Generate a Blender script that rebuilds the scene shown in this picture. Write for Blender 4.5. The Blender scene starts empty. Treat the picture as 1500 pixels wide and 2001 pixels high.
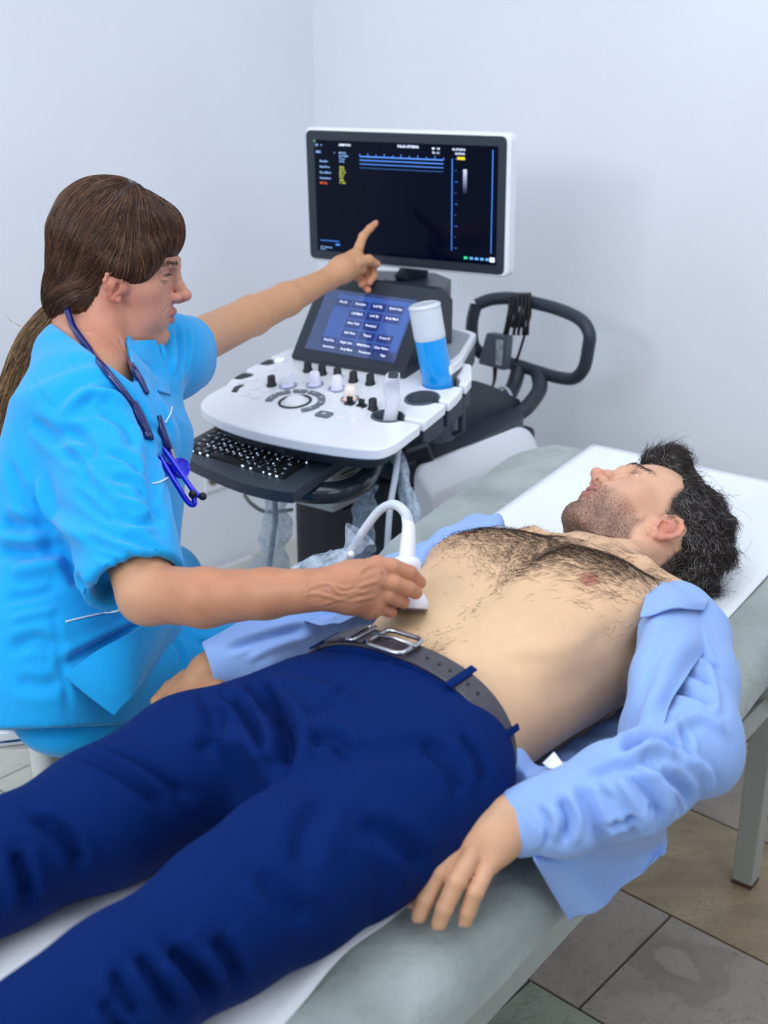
import bpy, bmesh, math, random
import numpy as np
from mathutils import Vector, Matrix
random.seed(7); rng = np.random.default_rng(7)
SC = bpy.context.scene
COL = SC.collection

# ---------------------------------------------------------------- camera
F, PITCH, CAMH = 2300.0, math.radians(21), 1.5
cam = bpy.data.cameras.new('camera'); camo = bpy.data.objects.new('camera', cam); COL.objects.link(camo)
camo.location = (0, 0, CAMH); camo.rotation_euler = (math.pi/2 - PITCH, 0, 0)
cam.sensor_fit = 'VERTICAL'; cam.sensor_height = 36.0; cam.lens = 36.0*F/2001.0
cam.clip_start = 0.05
cam.dof.use_dof = True; cam.dof.focus_distance = 1.68; cam.dof.aperture_fstop = 4.6
SC.camera = camo
# ---------------------------------------------------------------- world, lights, exposure
SC.view_settings.view_transform = 'Standard'; SC.view_settings.look = 'None'
SC.view_settings.gamma = 1.0; SC.view_settings.use_curve_mapping = False
SC.view_settings.exposure = 0.0
wd = bpy.data.worlds.new('world'); SC.world = wd; wd.use_nodes = True
wd.node_tree.nodes['Background'].inputs[0].default_value = (0.80, 0.88, 1.0, 1)
wd.node_tree.nodes['Background'].inputs[1].default_value = 0.5
def area(name, loc, target, sx, sy, power, color):
    l = bpy.data.lights.new(name, 'AREA'); l.shape = 'RECTANGLE'; l.size = sx; l.size_y = sy
    l.energy = power; l.color = color
    o = bpy.data.objects.new(name, l); COL.objects.link(o); o.location = loc
    o.rotation_euler = (Vector(target) - Vector(loc)).to_track_quat('-Z', 'Y').to_euler()
    return o
area('ceiling_panel_light', (0.2, 1.2, 2.85), (0.2, 1.2, 0), 2.4, 1.8, 30, (0.86, 0.92, 1.0))
area('window_light', (-1.5, -1.0, 2.3), (0.1, 1.8, 0.9), 1.2, 1.2, 32, (0.90, 0.94, 1.0))
area('side_window_light', (-1.75, 0.1, 1.98), (0.1, 2.7, 1.1), 0.4, 0.4, 13, (0.92, 0.95, 1.0))
area('room_light', (1.8, -0.9, 2.4), (0.2, 1.6, 0.8), 1.6, 1.4, 16, (0.88, 0.93, 1.0))

# ---------------------------------------------------------------- geometry helpers
CP, SP = math.cos(PITCH), math.sin(PITCH)
def ray(x, y):
    a = (x-750)/F; b = (1000.5-y)/F
    return np.array([a, CP + b*SP, -SP + b*CP])
CAMP = np.array([0, 0, CAMH])
def at_z(x, y, z):
    r = ray(x, y); return CAMP + r*((z-CAMH)/r[2])
def at_d(x, y, t): return CAMP + ray(x, y)*t
def unit(v): v = np.asarray(v, float); return v/np.linalg.norm(v)
RX = np.array([1.0, 0, 0]); UQ = np.array([0, SP, CP]); BK = np.array([0, -CP, SP])
def spline(pts, n=8):
    P = np.asarray(pts, float); m = len(P)
    if m < 3: return P
    out = []
    for i in range(m-1):
        p0 = P[max(i-1, 0)]; p1 = P[i]; p2 = P[i+1]; p3 = P[min(i+2, m-1)]
        for k in range(n):
            t = k/n
            out.append(0.5*((2*p1) + (-p0+p2)*t + (2*p0-5*p1+4*p2-p3)*t*t + (-p0+3*p1-3*p2+p3)*t**3))
    out.append(P[-1]); return np.array(out)
def rounded(poly, r, n=5):
    """polygon with rounded corners; r number or list"""
    out = []; m = len(poly)
    for i in range(m):
        p = np.array(poly[i], float); a = np.array(poly[i-1], float); b = np.array(poly[(i+1) % m], float)
        ri = r[i] if isinstance(r, (list, tuple)) else r
        da = unit(a-p); db = unit(b-p)
        ri = min(ri, np.linalg.norm(a-p)*0.49, np.linalg.norm(b-p)*0.49)
        if ri <= 0: out.append(tuple(p)); continue
        A = p + da*ri; B = p + db*ri
        for k in range(n+1):
            t = k/n; out.append(tuple((1-t)**2*A + 2*t*(1-t)*p + t*t*B))
    return out
def rrect(cx, cy, sx, sy, r, n=4):
    return rounded([(cx-sx/2, cy-sy/2), (cx+sx/2, cy-sy/2), (cx+sx/2, cy+sy/2), (cx-sx/2, cy+sy/2)], r, n)

class MB:
    def __init__(s): s.v = []; s.f = []
    def add(s, v, f):
        o = len(s.v); s.v += [tuple(map(float, p)) for p in v]; s.f += [tuple(i+o for i in q) for q in f]; return s
    def box(s, cx, cy, cz, sx, sy, sz):
        v = [(cx+sx/2*a, cy+sy/2*b, cz+sz/2*c) for a in (-1, 1) for b in (-1, 1) for c in (-1, 1)]
        return s.add(v, [(0,1,3,2), (4,6,7,5), (0,4,5,1), (2,3,7,6), (0,2,6,4), (1,5,7,3)])
    def prism(s, poly, z0, z1, top=None):
        n = len(poly); top = top or poly
        v = [(p[0], p[1], z0) for p in poly] + [(p[0], p[1], z1) for p in top]
        f = [(i, (i+1) % n, n+(i+1) % n, n+i) for i in range(n)] + [tuple(range(n, 2*n)), tuple(range(n-1, -1, -1))]
        return s.add(v, f)
    def tube(s, pts, r, n=10, cap=True, flat=1.0, up=None):
        P = np.asarray(pts, float); m = len(P)
        R = np.full(m, r) if np.isscalar(r) else np.interp(np.linspace(0, 1, m), np.linspace(0, 1, len(r)), r)
        T = np.gradient(P, axis=0); T /= np.linalg.norm(T, axis=1)[:, None] + 1e-12
        up = np.array(up if up is not None else (0, 0, 1.0), float)
        if abs(T[0] @ up) > 0.9 and flat == 1.0: up = np.array([1.0, 0.2, 0])
        x = unit(np.cross(T[0], up)); v = []
        for i in range(m):
            x = x - T[i]*(x @ T[i]); x = unit(x); y = np.cross(x, T[i])
            for k in range(n):
                a = 2*math.pi*k/n; v.append(P[i] + R[i]*(math.cos(a)*x + flat*math.sin(a)*y))
        f = [(i*n+k, i*n+(k+1) % n, (i+1)*n+(k+1) % n, (i+1)*n+k) for i in range(m-1) for k in range(n)]
        if cap: f += [tuple(range(n-1, -1, -1)), tuple(range((m-1)*n, m*n))]
        return s.add(v, f)
    def lathe(s, prof, o=(0, 0, 0), ax=(0, 0, 1), n=24, closed=False):
        ax = unit(ax); h = np.array([1.0, 0, 0]) if abs(ax[0]) < 0.9 else np.array([0, 1.0, 0])
        x = unit(np.cross(ax, h)); y = np.cross(ax, x); o = np.array(o, float); v = []
        for (r, z) in prof:
            for k in range(n):
                a = 2*math.pi*k/n; v.append(o + ax*z + r*(math.cos(a)*x + math.sin(a)*y))
        m = len(prof)
        f = [(i*n+k, i*n+(k+1) % n, (i+1)*n+(k+1) % n, (i+1)*n+k) for i in range(m-1) for k in range(n)]
        if closed: f += [((m-1)*n+k, (m-1)*n+(k+1) % n, (k+1) % n, k) for k in range(n)]
        else: f += [tuple(range(n-1, -1, -1)), tuple(range((m-1)*n, m*n))]
        return s.add(v, f)
    def sphere(s, c, r, n=14, m=9):
        r = (r, r, r) if np.isscalar(r) else r
        v = [(c[0]+r[0]*math.sin(math.pi*j/m)*math.cos(2*math.pi*k/n), c[1]+r[1]*math.sin(math.pi*j/m)*math.sin(2*math.pi*k/n),
              c[2]+r[2]*math.cos(math.pi*j/m)) for j in range(1, m) for k in range(n)]
        v += [(c[0], c[1], c[2]+r[2]), (c[0], c[1], c[2]-r[2])]
        f = [(j*n+k, (j+1)*n+k, (j+1)*n+(k+1) % n, j*n+(k+1) % n) for j in range(m-2) for k in range(n)]
        f += [(len(v)-2, k, (k+1) % n) for k in range(n)] + [(len(v)-1, (m-2)*n+(k+1) % n, (m-2)*n+k) for k in range(n)]
        return s.add(v, f)
    def grid(s, P):
        """P: (a,b,3) array of points"""
        a, b = P.shape[:2]
        return s.add(P.reshape(-1, 3), [(i*b+j, (i+1)*b+j, (i+1)*b+j+1, i*b+j+1) for i in range(a-1) for j in range(b-1)])
    def map(s, fn): s.v = [tuple(map(float, fn(np.array(p)))) for p in s.v]; return s
    def build(s, name, mat, parent=None, smooth=True, bevel=0, seg=2, sub=0, solid=0, off=-1, angle=35):
        me = bpy.data.meshes.new(name); me.from_pydata(s.v, [], s.f)
        bm = bmesh.new(); bm.from_mesh(me); bmesh.ops.recalc_face_normals(bm, faces=bm.faces); bm.to_mesh(me); bm.free()
        return finish(me, name, mat, parent, smooth, bevel, seg, sub, solid, off, angle)
def finish(me, name, mat, parent=None, smooth=True, bevel=0, seg=2, sub=0, solid=0, off=-1, angle=35):
    me.materials.append(mat)
    o = bpy.data.objects.new(name, me); COL.objects.link(o)
    if smooth:
        me.polygons.foreach_set('use_smooth', [True]*len(me.polygons))
        if not sub and angle < 180:
            me.set_sharp_from_angle(angle=math.radians(angle)) if not bevel else None
    if solid:
        m = o.modifiers.new('s', 'SOLIDIFY'); m.thickness = solid; m.offset = off
    if bevel:
        m = o.modifiers.new('b', 'BEVEL'); m.width = bevel; m.segments = seg; m.limit_method = 'ANGLE'; m.angle_limit = math.radians(32); m.harden_normals = True
    if sub:
        m = o.modifiers.new('u', 'SUBSURF'); m.levels = sub; m.render_levels = sub
    if parent is not None:
        o.parent = parent
        if 'worldverts' in PW.get(parent.name, ''):
            o.location = -Vector(parent.location) if parent.parent is None else (0, 0, 0)
    return o
PW = {}
def thing(name, label, cat, loc=(0, 0, 0), rotz=0, group=None, world=True):
    """Empty at the thing's base that parents its parts; world=True: its parts are given in world coordinates"""
    o = bpy.data.objects.new(name, None); COL.objects.link(o); o.empty_display_size = 0.05
    o.location = loc; o.rotation_euler = (0, 0, rotz); o['label'] = label; o['category'] = cat
    if group: o['group'] = group
    if world: PW[o.name] = 'worldverts'
    return o
def tag(o, label=None, cat=None, group=None, kind=None):
    if label: o['label'] = label
    if cat: o['category'] = cat
    if group: o['group'] = group
    if kind: o['kind'] = kind
    return o
# ---------------------------------------------------------------- materials
def lin(c):
    if isinstance(c, str): c = [int(c[i:i+2], 16)/255 for i in (0, 2, 4)]
    return tuple(x/12.92 if x <= .04045 else ((x+.055)/1.055)**2.4 for x in c)
def mat(name, col, rough=.5, metal=0, var=.04, scale=30, bump=0, bscale=200, spec=.5, emit=None, es=0, trans=0, ior=1.45,
        coat=0, sss=0, attr=None, sheen=0, alpha=1, stretch=None, rvar=0, sssr=(.9, .35, .2)):
    m = bpy.data.materials.new(name); m.use_nodes = True; nt = m.node_tree; N = nt.nodes; L = nt.links
    b = N['Principled BSDF']; c = lin(col)
    tc = N.new('ShaderNodeTexCoord'); mp = N.new('ShaderNodeMapping'); L.new(tc.outputs['Object'], mp.inputs[0])
    if stretch: mp.inputs['Scale'].default_value = stretch
    nz = N.new('ShaderNodeTexNoise'); nz.inputs['Scale'].default_value = scale; nz.inputs['Detail'].default_value = 5
    L.new(mp.outputs[0], nz.inputs['Vector'])
    mx = N.new('ShaderNodeMix'); mx.data_type = 'RGBA'; mx.blend_type = 'MULTIPLY'; mx.inputs[0].default_value = 1
    cr = N.new('ShaderNodeMapRange'); cr.inputs['From Min'].default_value = .3; cr.inputs['From Max'].default_value = .7
    cr.inputs['To Min'].default_value = 1-var*2; cr.inputs['To Max'].default_value = 1+var
    L.new(nz.outputs[0], cr.inputs[0]); L.new(cr.outputs[0], mx.inputs[7])
    if attr:
        at = N.new('ShaderNodeAttribute'); at.attribute_name = attr; L.new(at.outputs['Color'], mx.inputs[6])
    else: mx.inputs[6].default_value = (*c, 1)
    L.new(mx.outputs[2], b.inputs['Base Color'])
    b.inputs['Roughness'].default_value = rough; b.inputs['Metallic'].default_value = metal
    b.inputs['Specular IOR Level'].default_value = spec; b.inputs['IOR'].default_value = ior
    b.inputs['Transmission Weight'].default_value = trans; b.inputs['Coat Weight'].default_value = coat
    b.inputs['Sheen Weight'].default_value = sheen; b.inputs['Alpha'].default_value = alpha
    if sss:
        b.inputs['Subsurface Weight'].default_value = sss; b.inputs['Subsurface Scale'].default_value = .006
        b.inputs['Subsurface Radius'].default_value = sssr
    if emit: b.inputs['Emission Color'].default_value = (*lin(emit), 1); b.inputs['Emission Strength'].default_value = es
    if bump:
        n2 = N.new('ShaderNodeTexNoise'); n2.inputs['Scale'].default_value = bscale; n2.inputs['Detail'].default_value = 4
        L.new(mp.outputs[0], n2.inputs['Vector'])
        bp = N.new('ShaderNodeBump'); bp.inputs['Strength'].default_value = 1; bp.inputs['Distance'].default_value = bump
        L.new(n2.outputs[0], bp.inputs['Height']); L.new(bp.outputs[0], b.inputs['Normal'])
    return m
# ================================================================ frames
THB = math.radians(38); BO = np.array([.053, 1.213, 0]); BU = np.array([math.sin(THB), math.cos(THB), 0]); BW = np.array([math.cos(THB), -math.sin(THB), 0])
def bed(s, w, z): return BO + BU*s + BW*w + np.array([0, 0, z])
# ================================================================ room shell
THR = math.radians(42); RU = np.array([math.sin(THR), math.cos(THR), 0]); RV = np.array([-math.cos(THR), math.sin(THR), 0])
WU, WV = 2.66, 2.68                        # distances of the two walls along RU and RV
def room(a, b, z): return RU*a + RV*b + np.array([0, 0, z])
M_wall = mat('wall_paint', 'eceff6', .75, var=.012, scale=3, bump=.0006, bscale=60, spec=.25)
M_ceil = mat('ceiling_paint', 'f3f4f6', .8, var=.01)
def slab(name, pts, th, m, kind='structure'):
    mb = MB(); P = [np.array(p, float) for p in pts]; n = unit(np.cross(P[1]-P[0], P[3]-P[0]))*th
    mb.add(P + [p+n for p in P], [(0,1,2,3), (7,6,5,4), (0,4,5,1), (1,5,6,2), (2,6,7,3), (3,7,4,0)])
    return tag(mb.build(name, m, smooth=False), kind=kind)
A0, B0 = -2.6, -3.2
slab('wall_right', [room(WU, WV+.1, 0), room(WU, B0, 0), room(WU, B0, 3.0), room(WU, WV+.1, 3.0)], -.1, M_wall)
slab('wall_left', [room(WU, WV, 0), room(A0, WV, 0), room(A0, WV, 3.0), room(WU, WV, 3.0)], .1, M_wall)
slab('ceiling', [room(A0, B0, 3.0), room(WU, B0, 3.0), room(WU, WV, 3.0), room(A0, WV, 3.0)], .1, M_ceil)
# floor: marble tiles in their own edges and depth
M_grout = mat('grout', '4a463e', .9, var=.1)
fl = tag(slab('floor', [room(A0, B0, -.03), room(WU, B0, -.03), room(WU, WV, -.03), room(A0, WV, -.03)], -.06, M_grout), kind='structure')
def stone(name, c1, c2, c3, sc=3, vein=True, dark=.5, st=(1, 1, 1)):
    m = bpy.data.materials.new(name); m.use_nodes = True; nt = m.node_tree; N = nt.nodes; L = nt.links; b = N['Principled BSDF']
    tc = N.new('ShaderNodeTexCoord'); mp = N.new('ShaderNodeMapping'); L.new(tc.outputs['Object'], mp.inputs[0]); mp.inputs['Scale'].default_value = st
    mp.inputs['Rotation'].default_value = (0, 0, THR if st == (1, 1, 1) else -THR)
    n1 = N.new('ShaderNodeTexNoise'); n1.inputs['Scale'].default_value = sc; n1.inputs['Detail'].default_value = 8; n1.inputs['Distortion'].default_value = .6
    L.new(mp.outputs[0], n1.inputs['Vector'])
    r = N.new('ShaderNodeValToRGB'); r.color_ramp.elements[0].position = .35; r.color_ramp.elements[1].position = .68
    r.color_ramp.elements[0].color = (*lin(c1), 1); r.color_ramp.elements[1].color = (*lin(c2), 1); L.new(n1.outputs[0], r.inputs[0])
    n2 = N.new('ShaderNodeTexNoise'); n2.inputs['Scale'].default_value = sc*1.7; n2.inputs['Detail'].default_value = 10; n2.inputs['Roughness'].default_value = .68; n2.inputs['Distortion'].default_value = 1.2
    L.new(mp.outputs[0], n2.inputs['Vector'])
    sub = N.new('ShaderNodeMath'); sub.operation = 'SUBTRACT'; sub.inputs[1].default_value = .5; L.new(n2.outputs[0], sub.inputs[0])
    ab = N.new('ShaderNodeMath'); ab.operation = 'ABSOLUTE'; L.new(sub.outputs[0], ab.inputs[0])
    mr = N.new('ShaderNodeMapRange'); mr.inputs['From Min'].default_value = .0; mr.inputs['From Max'].default_value = .012; mr.inputs['To Min'].default_value = dark; mr.inputs['To Max'].default_value = 0
    L.new(ab.outputs[0], mr.inputs[0])
    mx = N.new('ShaderNodeMix'); mx.data_type = 'RGBA'; L.new(mr.outputs[0], mx.inputs[0]); L.new(r.outputs[0], mx.inputs[6]); mx.inputs[7].default_value = (*lin(c3), 1)
    n3 = N.new('ShaderNodeTexNoise'); n3.inputs['Scale'].default_value = sc*14; n3.inputs['Detail'].default_value = 6; L.new(mp.outputs[0], n3.inputs['Vector'])
    m3 = N.new('ShaderNodeMapRange'); m3.inputs['From Min'].default_value = .60; m3.inputs['From Max'].default_value = .74; m3.inputs['To Max'].default_value = .65; L.new(n3.outputs[0], m3.inputs[0])
    mx2 = N.new('ShaderNodeMix'); mx2.data_type = 'RGBA'; L.new(m3.outputs[0], mx2.inputs[0]); L.new(mx.outputs[2], mx2.inputs[6]); mx2.inputs[7].default_value = (*lin(c3), 1)
    L.new(mx2.outputs[2], b.inputs['Base Color']); b.inputs['Roughness'].default_value = .42; b.inputs['Specular IOR Level'].default_value = .4
    return m
M_grey = stone('shell_limestone', '8f857b', 'a79b90', '6a5f56', 5)
M_brown = stone('veined_travertine', '8f7f66', 'a99878', '6b5a43', 4, dark=.6, st=(1, 3.2, 1))
M_green = stone('green_marble', '8b8f82', '9ea293', '5c5c4c', 3)
M_pale = stone('pale_marble', 'c3c3b8', 'd2d2c8', 'a8a698', 2.5)
def fossil(m, c):
    m = m.copy(); m.name = 'fossil_limestone'; nt = m.node_tree; N = nt.nodes; L = nt.links; b = N['Principled BSDF']; old = b.inputs['Base Color'].links[0].from_socket
    tc = N.new('ShaderNodeTexCoord'); nz = N.new('ShaderNodeTexNoise'); nz.inputs['Scale'].default_value = 11; nz.inputs['Detail'].default_value = 6; L.new(tc.outputs['Object'], nz.inputs['Vector'])
    mm = N.new('ShaderNodeVectorMath'); mm.operation = 'MULTIPLY_ADD'; L.new(nz.outputs['Color'], mm.inputs[0]); mm.inputs[1].default_value = (.16, .16, 0); L.new(tc.outputs['Object'], mm.inputs[2])
    ds = N.new('ShaderNodeVectorMath'); ds.operation = 'DISTANCE'; L.new(mm.outputs[0], ds.inputs[0]); ds.inputs[1].default_value = (c[0]+.08, c[1]+.08, 0)
    r = N.new('ShaderNodeValToRGB'); e = r.color_ramp.elements; e[0].position = .0; e[0].color = (*lin('a69c90'), 1); e[1].position = .030; e[1].color = (*lin('9f9489'), 1)
    for p_, c_ in ((.036, '6f645c'), (.066, '857a70'), (.078, '6b6159'), (.086, '9b9085')): x_ = e.new(p_); x_.color = (*lin(c_), 1)
    L.new(ds.outputs['Value'], r.inputs[0])
    mk = N.new('ShaderNodeMapRange'); mk.inputs['From Min'].default_value = .070; mk.inputs['From Max'].default_value = .090; mk.inputs['To Min'].default_value = .5; mk.inputs['To Max'].default_value = 0; L.new(ds.outputs['Value'], mk.inputs[0])
    mx = N.new('ShaderNodeMix'); mx.data_type = 'RGBA'; L.new(mk.outputs[0], mx.inputs[0]); L.new(old, mx.inputs[6]); L.new(r.outputs[0], mx.inputs[7]); L.new(mx.outputs[2], b.inputs['Base Color']); return m
M_fos = fossil(M_grey, at_z(1335, 1880, 0))
# rows run along RV; row borders come from the photograph's joints
def rc(p): return float(p @ RU), float(p @ RV)
jA = rc(at_z(1311, 1788, 0)); jC = rc(at_z(1142, 1978, 0)); jD = rc(at_z(1400, 1604, 0))
rows = []                                    # (a0, a1, material, joint offset, tile length)
W1 = jA[0]-jC[0]
a = jC[0]
rows += [(jC[0], jA[0], M_grey, jA[1], .62), (jA[0], jD[0], M_brown, jA[1]+.21, .62)]
x = jD[0]; i = 0
seq = [M_grey, M_brown, M_pale, M_grey, M_pale, M_brown]
while x < WU: rows.append((x, min(x+.31, WU), seq[i % 6], jA[1]+.17*i, .62)); x += .31; i += 1
x = jC[0]; i = 0
seq2 = [M_green, M_grey, M_brown, M_pale]
while x > A0: rows.append((max(x-.31, A0), x, seq2[i % 4], jA[1]+.23*i+.1, .62)); x -= .31; i += 1
for (a0, a1, mm, off, ln) in rows:
    if a1 < -1.3: continue
    b = off - math.ceil((off-B0)/ln)*ln
    while b < WV:
        b0, b1 = max(b, B0), min(b+ln, WV); b += ln
        if b1-b0 < .03 or b1 < -2.4: continue
        g = .0022
        # pale tiles under the machine and by the left wall
        m2 = M_pale if (b0 > 1.0 and a0 > .4) else (M_fos if mm is M_grey and abs(a0-jC[0]) < .01 else mm)
        p = [room(a0+g, b0+g, 0), room(a0+g, b1-g, 0), room(a1-g, b1-g, 0), room(a1-g, b0+g, 0)]
        mb = MB(); mb.add([q*[1, 1, 0]+[0, 0, -.03] for q in p]+p, [(0,1,2,3), (7,6,5,4), (0,4,5,1), (1,5,6,2), (2,6,7,3), (3,7,4,0)])
        mb.build('tile', m2, fl, smooth=False, bevel=.0012, seg=1)
# wall socket low on the left wall
M_white = mat('white_plastic', 'eef0f4', .35, var=.01)
def on_left_wall(px, py):
    r = ray(px, py); n = RV; t = (WV - CAMP @ n)/(r @ n); return CAMP + r*t
sc_ = on_left_wall(425, 930)
so = thing('wall_socket', 'small white wall socket low on the left wall behind the keyboard', 'socket', sc_ - RV*.02)
q = []
mb = MB()
for dz, du in ((-.04, -.06), (-.04, .06), (.04, .06), (.04, -.06)): q.append(sc_ + RU*du + [0, 0, dz])
mb.add(q + [p - RV*.012 for p in q], [(0,1,2,3), (7,6,5,4), (0,4,5,1), (1,5,6,2), (2,6,7,3), (3,7,4,0)]).build('cover_plate', M_white, so, bevel=.004)
M_hole = mat('socket_dark', '6b5a48', .6)
for du in (-.028, .028):
    MB().lathe([(.004, -.001), (.017, -.001), (.019, .004)], sc_ + RU*du - RV*.012, -RV, 20).build('outlet', M_hole, so)

# ================================================================ exam bed
def ramp(s):                                 # slightly raised head section
    t = min(max((s-.30)/.75, 0), 1); return .085*t
BZ = .69
M_cover = mat('velour_cover', 'a3aeaa', .9, var=.14, scale=9, bump=.004, bscale=55, spec=.1, sheen=.5, stretch=(1, 1, 1))
M_frame = mat('painted_steel', 'a9aca4', .4, var=.02)
bt = thing('examination_bed', 'grey velour covered examination bed with painted steel legs under the lying man', 'bed', bed(0, -.13, 0))
W0, W1_ = -.485, .215
S0, S1 = -1.02, 1.06
def w0f(s):                                   # far edge: the cover bulges wider towards the head, rounded corner
    w = float(np.interp(s, [-1.02, .08, .55, 1.06], [-.362, -.368, -.488, -.505]))
    c = .13; d = S1-s
    return w + (c-math.sqrt(max(c*c-(c-d)**2, 0)) if d < c else 0)
def bed_top(s, w):
    """z of the mattress top (rounded rim)"""
    r = .045; d = min(w-W0, W1_-w, s-S0, S1-s)
    return BZ + ramp(s) - (0 if d > r else (r - math.sqrt(max(r*r-(r-d)**2, 0)))*1.0)
prof = []                                    # cross-section of the mattress around w (closed)
for k in range(7): a = math.pi/2*k/6; prof.append((W1_-.045+.045*math.sin(a), -.045+.045*math.cos(a)))
for k in range(7): a = math.pi/2*k/6; prof.append((W1_-.03+.03*math.cos(a), -.065-.03*math.sin(a)))
for k in range(7): a = math.pi/2*k/6; prof.append((W0+.03-.03*math.sin(a), -.065-.03*math.cos(a)))
for k in range(7): a = math.pi/2*k/6; prof.append((W0+.045-.045*math.cos(a), -.045+.045*math.sin(a)))
tw = [(W0+.045+(W1_-W0-.09)*k/12, 0.0) for k in range(1, 12)]
ring = prof + tw
mb = MB(); ss = [S0, S0+.004, S0+.015, S0+.035] + list(np.linspace(S0+.06, S1-.06, 60)) + [S1-.035, S1-.015, S1-.004, S1]
nr = len(ring); cw = (W0+W1_)/2
for s in ss:
    d = min(s-S0, S1-s); e = .04; k = 0 if d > e else (e-math.sqrt(max(e*e-(e-d)**2, 0)))
    for (w_, z_) in ring:
        sgn = 1 if w_ > cw else -1
        wl = w_ if w_ > W0+.05 else w_+(w0f(s)-W0)
        if W0+.05 < w_ < cw: wl = w0f(s)+.05+(w_-W0-.05)/(cw-W0-.05)*(cw-w0f(s)-.05)
        ww = wl - sgn*min(k, abs(wl-cw)); zz = z_ - k if z_ > -.05 else z_ + k*.6
        zz += .0018*math.sin(s*31+w_*17)+.0015*math.sin(s*13-w_*41)
        v = bed(s, ww, BZ+ramp(s)+zz); mb.v.append(tuple(v))
ns = len(ss)
mb.f = [(i*nr+k, i*nr+(k+1) % nr, (i+1)*nr+(k+1) % nr, (i+1)*nr+k) for i in range(ns-1) for k in range(nr)] + [tuple(range(nr)), tuple(range((ns-1)*nr, ns*nr))]
mb.build('mattress', M_cover, bt, angle=180)
# steel frame under the mattress
for w_ in (W0+.17, W1_-.12):
    mb = MB(); P = [bed(s, w_, BZ+ramp(s)-.13) for s in np.linspace(S0+.05, S1-.05, 12)]
    mb.tube(P, .022, 4, up=(0, 0, 1)).build('side_rail', M_frame, bt, angle=20)
leg_near = at_z(1455, 1722, 0)
dl = leg_near-BO; LS, LW = float(dl @ BU), float(dl @ BW)
legs = [(LS, LW), (LS, W0+.17), (-.85, LW), (-.85, W0+.17)]
def sq_leg(p0, p1, h, name):
    mb = MB(); P0 = np.array(p0); P1 = np.array(p1); v = []
    for P, q in ((P0, h*.9), (P1, h)):
        for a, b in ((-1, -1), (1, -1), (1, 1), (-1, 1)): v.append(P + BU*q*a + BW*q*b)
    mb.add(v, [(0,1,2,3), (7,6,5,4), (0,4,5,1), (1,5,6,2), (2,6,7,3), (3,7,4,0)]); return mb.build(name, M_frame, bt, bevel=.003, angle=20)
for (s, w_) in legs:
    o = sq_leg(bed(s, w_, .008), bed(s, w_, BZ+ramp(s)-.14), .0225, 'leg')
    MB().box(0, 0, 0, .04, .04, .008).map(lambda p, s=s, w_=w_: bed(s+p[0], w_+p[1], .004+p[2])).build('foot_cap', mat('foot_rubber', '5a3a30', .7), o, smooth=False)
for s in (LS, -.85):
    MB().tube([bed(s, LW, .40), bed(s, W0+.17, .40)], .018, 4).build('cross_bar', M_frame, bt, angle=20)
MB().tube([bed(-.85, LW, .40), bed(LS, LW, .40)], .018, 4).build('stretcher', M_frame, bt, angle=20)
MB().tube([bed(-.85, W0+.17, .40), bed(LS, W0+.17, .40)], .018, 4).build('stretcher', M_frame, bt, angle=20)
mb = MB(); G = np.array([[bed(s, W1_-.030, BZ+ramp(s)-.090), bed(s, W1_-.034, BZ+ramp(s)-.100), bed(s, W1_-.050, BZ+ramp(s)-.112-.010*math.sin(s*5))] for s in np.linspace(.33, 1.0, 30)])
mb.grid(G).build('lining_sheet', M_white, bt, solid=.001, off=0, angle=180)
# white paper sheet down the middle, with a few creases
M_paper = mat('exam_paper', 'eef1f6', .8, var=.008, bump=.0005, bscale=500, spec=.2)
PW0, PW1 = -.355, .137
def paper_z(s, w_):
    z = BZ + ramp(s) + .004
    if s < .35: z += .006*max(0, math.sin(w_*38 + s*7 + 2*math.sin(s*9)))**2 + .003*math.sin(s*45+w_*22)
    return z
mb = MB(); S_ = np.linspace(-1.0, 1.05, 120); Wn = np.linspace(0, 1, 34); G = np.zeros((120, 34, 3))
for i, s in enumerate(S_):
    e0 = PW0 + (.012*math.sin(s*11)+.02 if s < .4 else 0); e1 = PW1 + (.015*math.sin(s*9+1) if s < .2 else 0)
    for j, t in enumerate(Wn):
        w_ = e0+(e1-e0)*t; G[i, j] = bed(s, w_, paper_z(s, w_))
mb.grid(G); po = mb.build('paper_sheet', M_paper, None, solid=.001, off=1, angle=180)
tag(po, 'white paper sheet laid along the grey bed beneath the man', 'paper')
# corner of a white cloth hanging from the near side of the bed by the leg
# ================================================================ ultrasound machine (local frame: x right, y rear, z up)
THM = math.radians(35); M0 = np.array([-.153, 2.11, 0]); ME1 = np.array([math.cos(THM), -math.sin(THM), 0]); ME2 = np.array([math.sin(THM), math.cos(THM), 0])
def mloc(q): d = np.array(q)-M0; return np.array([d @ ME1, d @ ME2, d[2]])
def mwor(l): return M0 + ME1*l[0] + ME2*l[1] + np.array([0, 0, l[2]])
def onplane(x, y, o, n): r = ray(x, y); o = np.array(o); n = np.array(n); return CAMP + r*(((o-CAMP) @ n)/(r @ n))
CZ, CS = .85, .158
def cl(x, y, dz=0, z0=CZ, sl=CS):             # pixel -> local point on the pitched console plane
    return mloc(onplane(x, y, M0+np.array([0, 0, z0+dz]), np.array([0, 0, 1.])-ME2*sl))
def cy(x, y, Y): return mloc(onplane(x, y, mwor((0, Y, 0)), ME2))   # on a cross plane
def cx(x, y, X): return mloc(onplane(x, y, mwor((X, 0, 0)), ME1))
def tilt(z0, sl): return lambda p: np.array([p[0], p[1], p[2] + z0 + sl*p[1]])
M_mwhite = mat('machine_white', 'eef1f8', .28, var=.006, spec=.5, coat=.2)
M_mdark = mat('machine_slate', '333b46', .42, var=.03, bump=.0002, bscale=900)
M_mdark2 = mat('machine_charcoal', '22272e', .5, var=.03)
M_mgloss = mat('machine_handle_gloss', '232c38', .22, var=.02, coat=.5)
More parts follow.
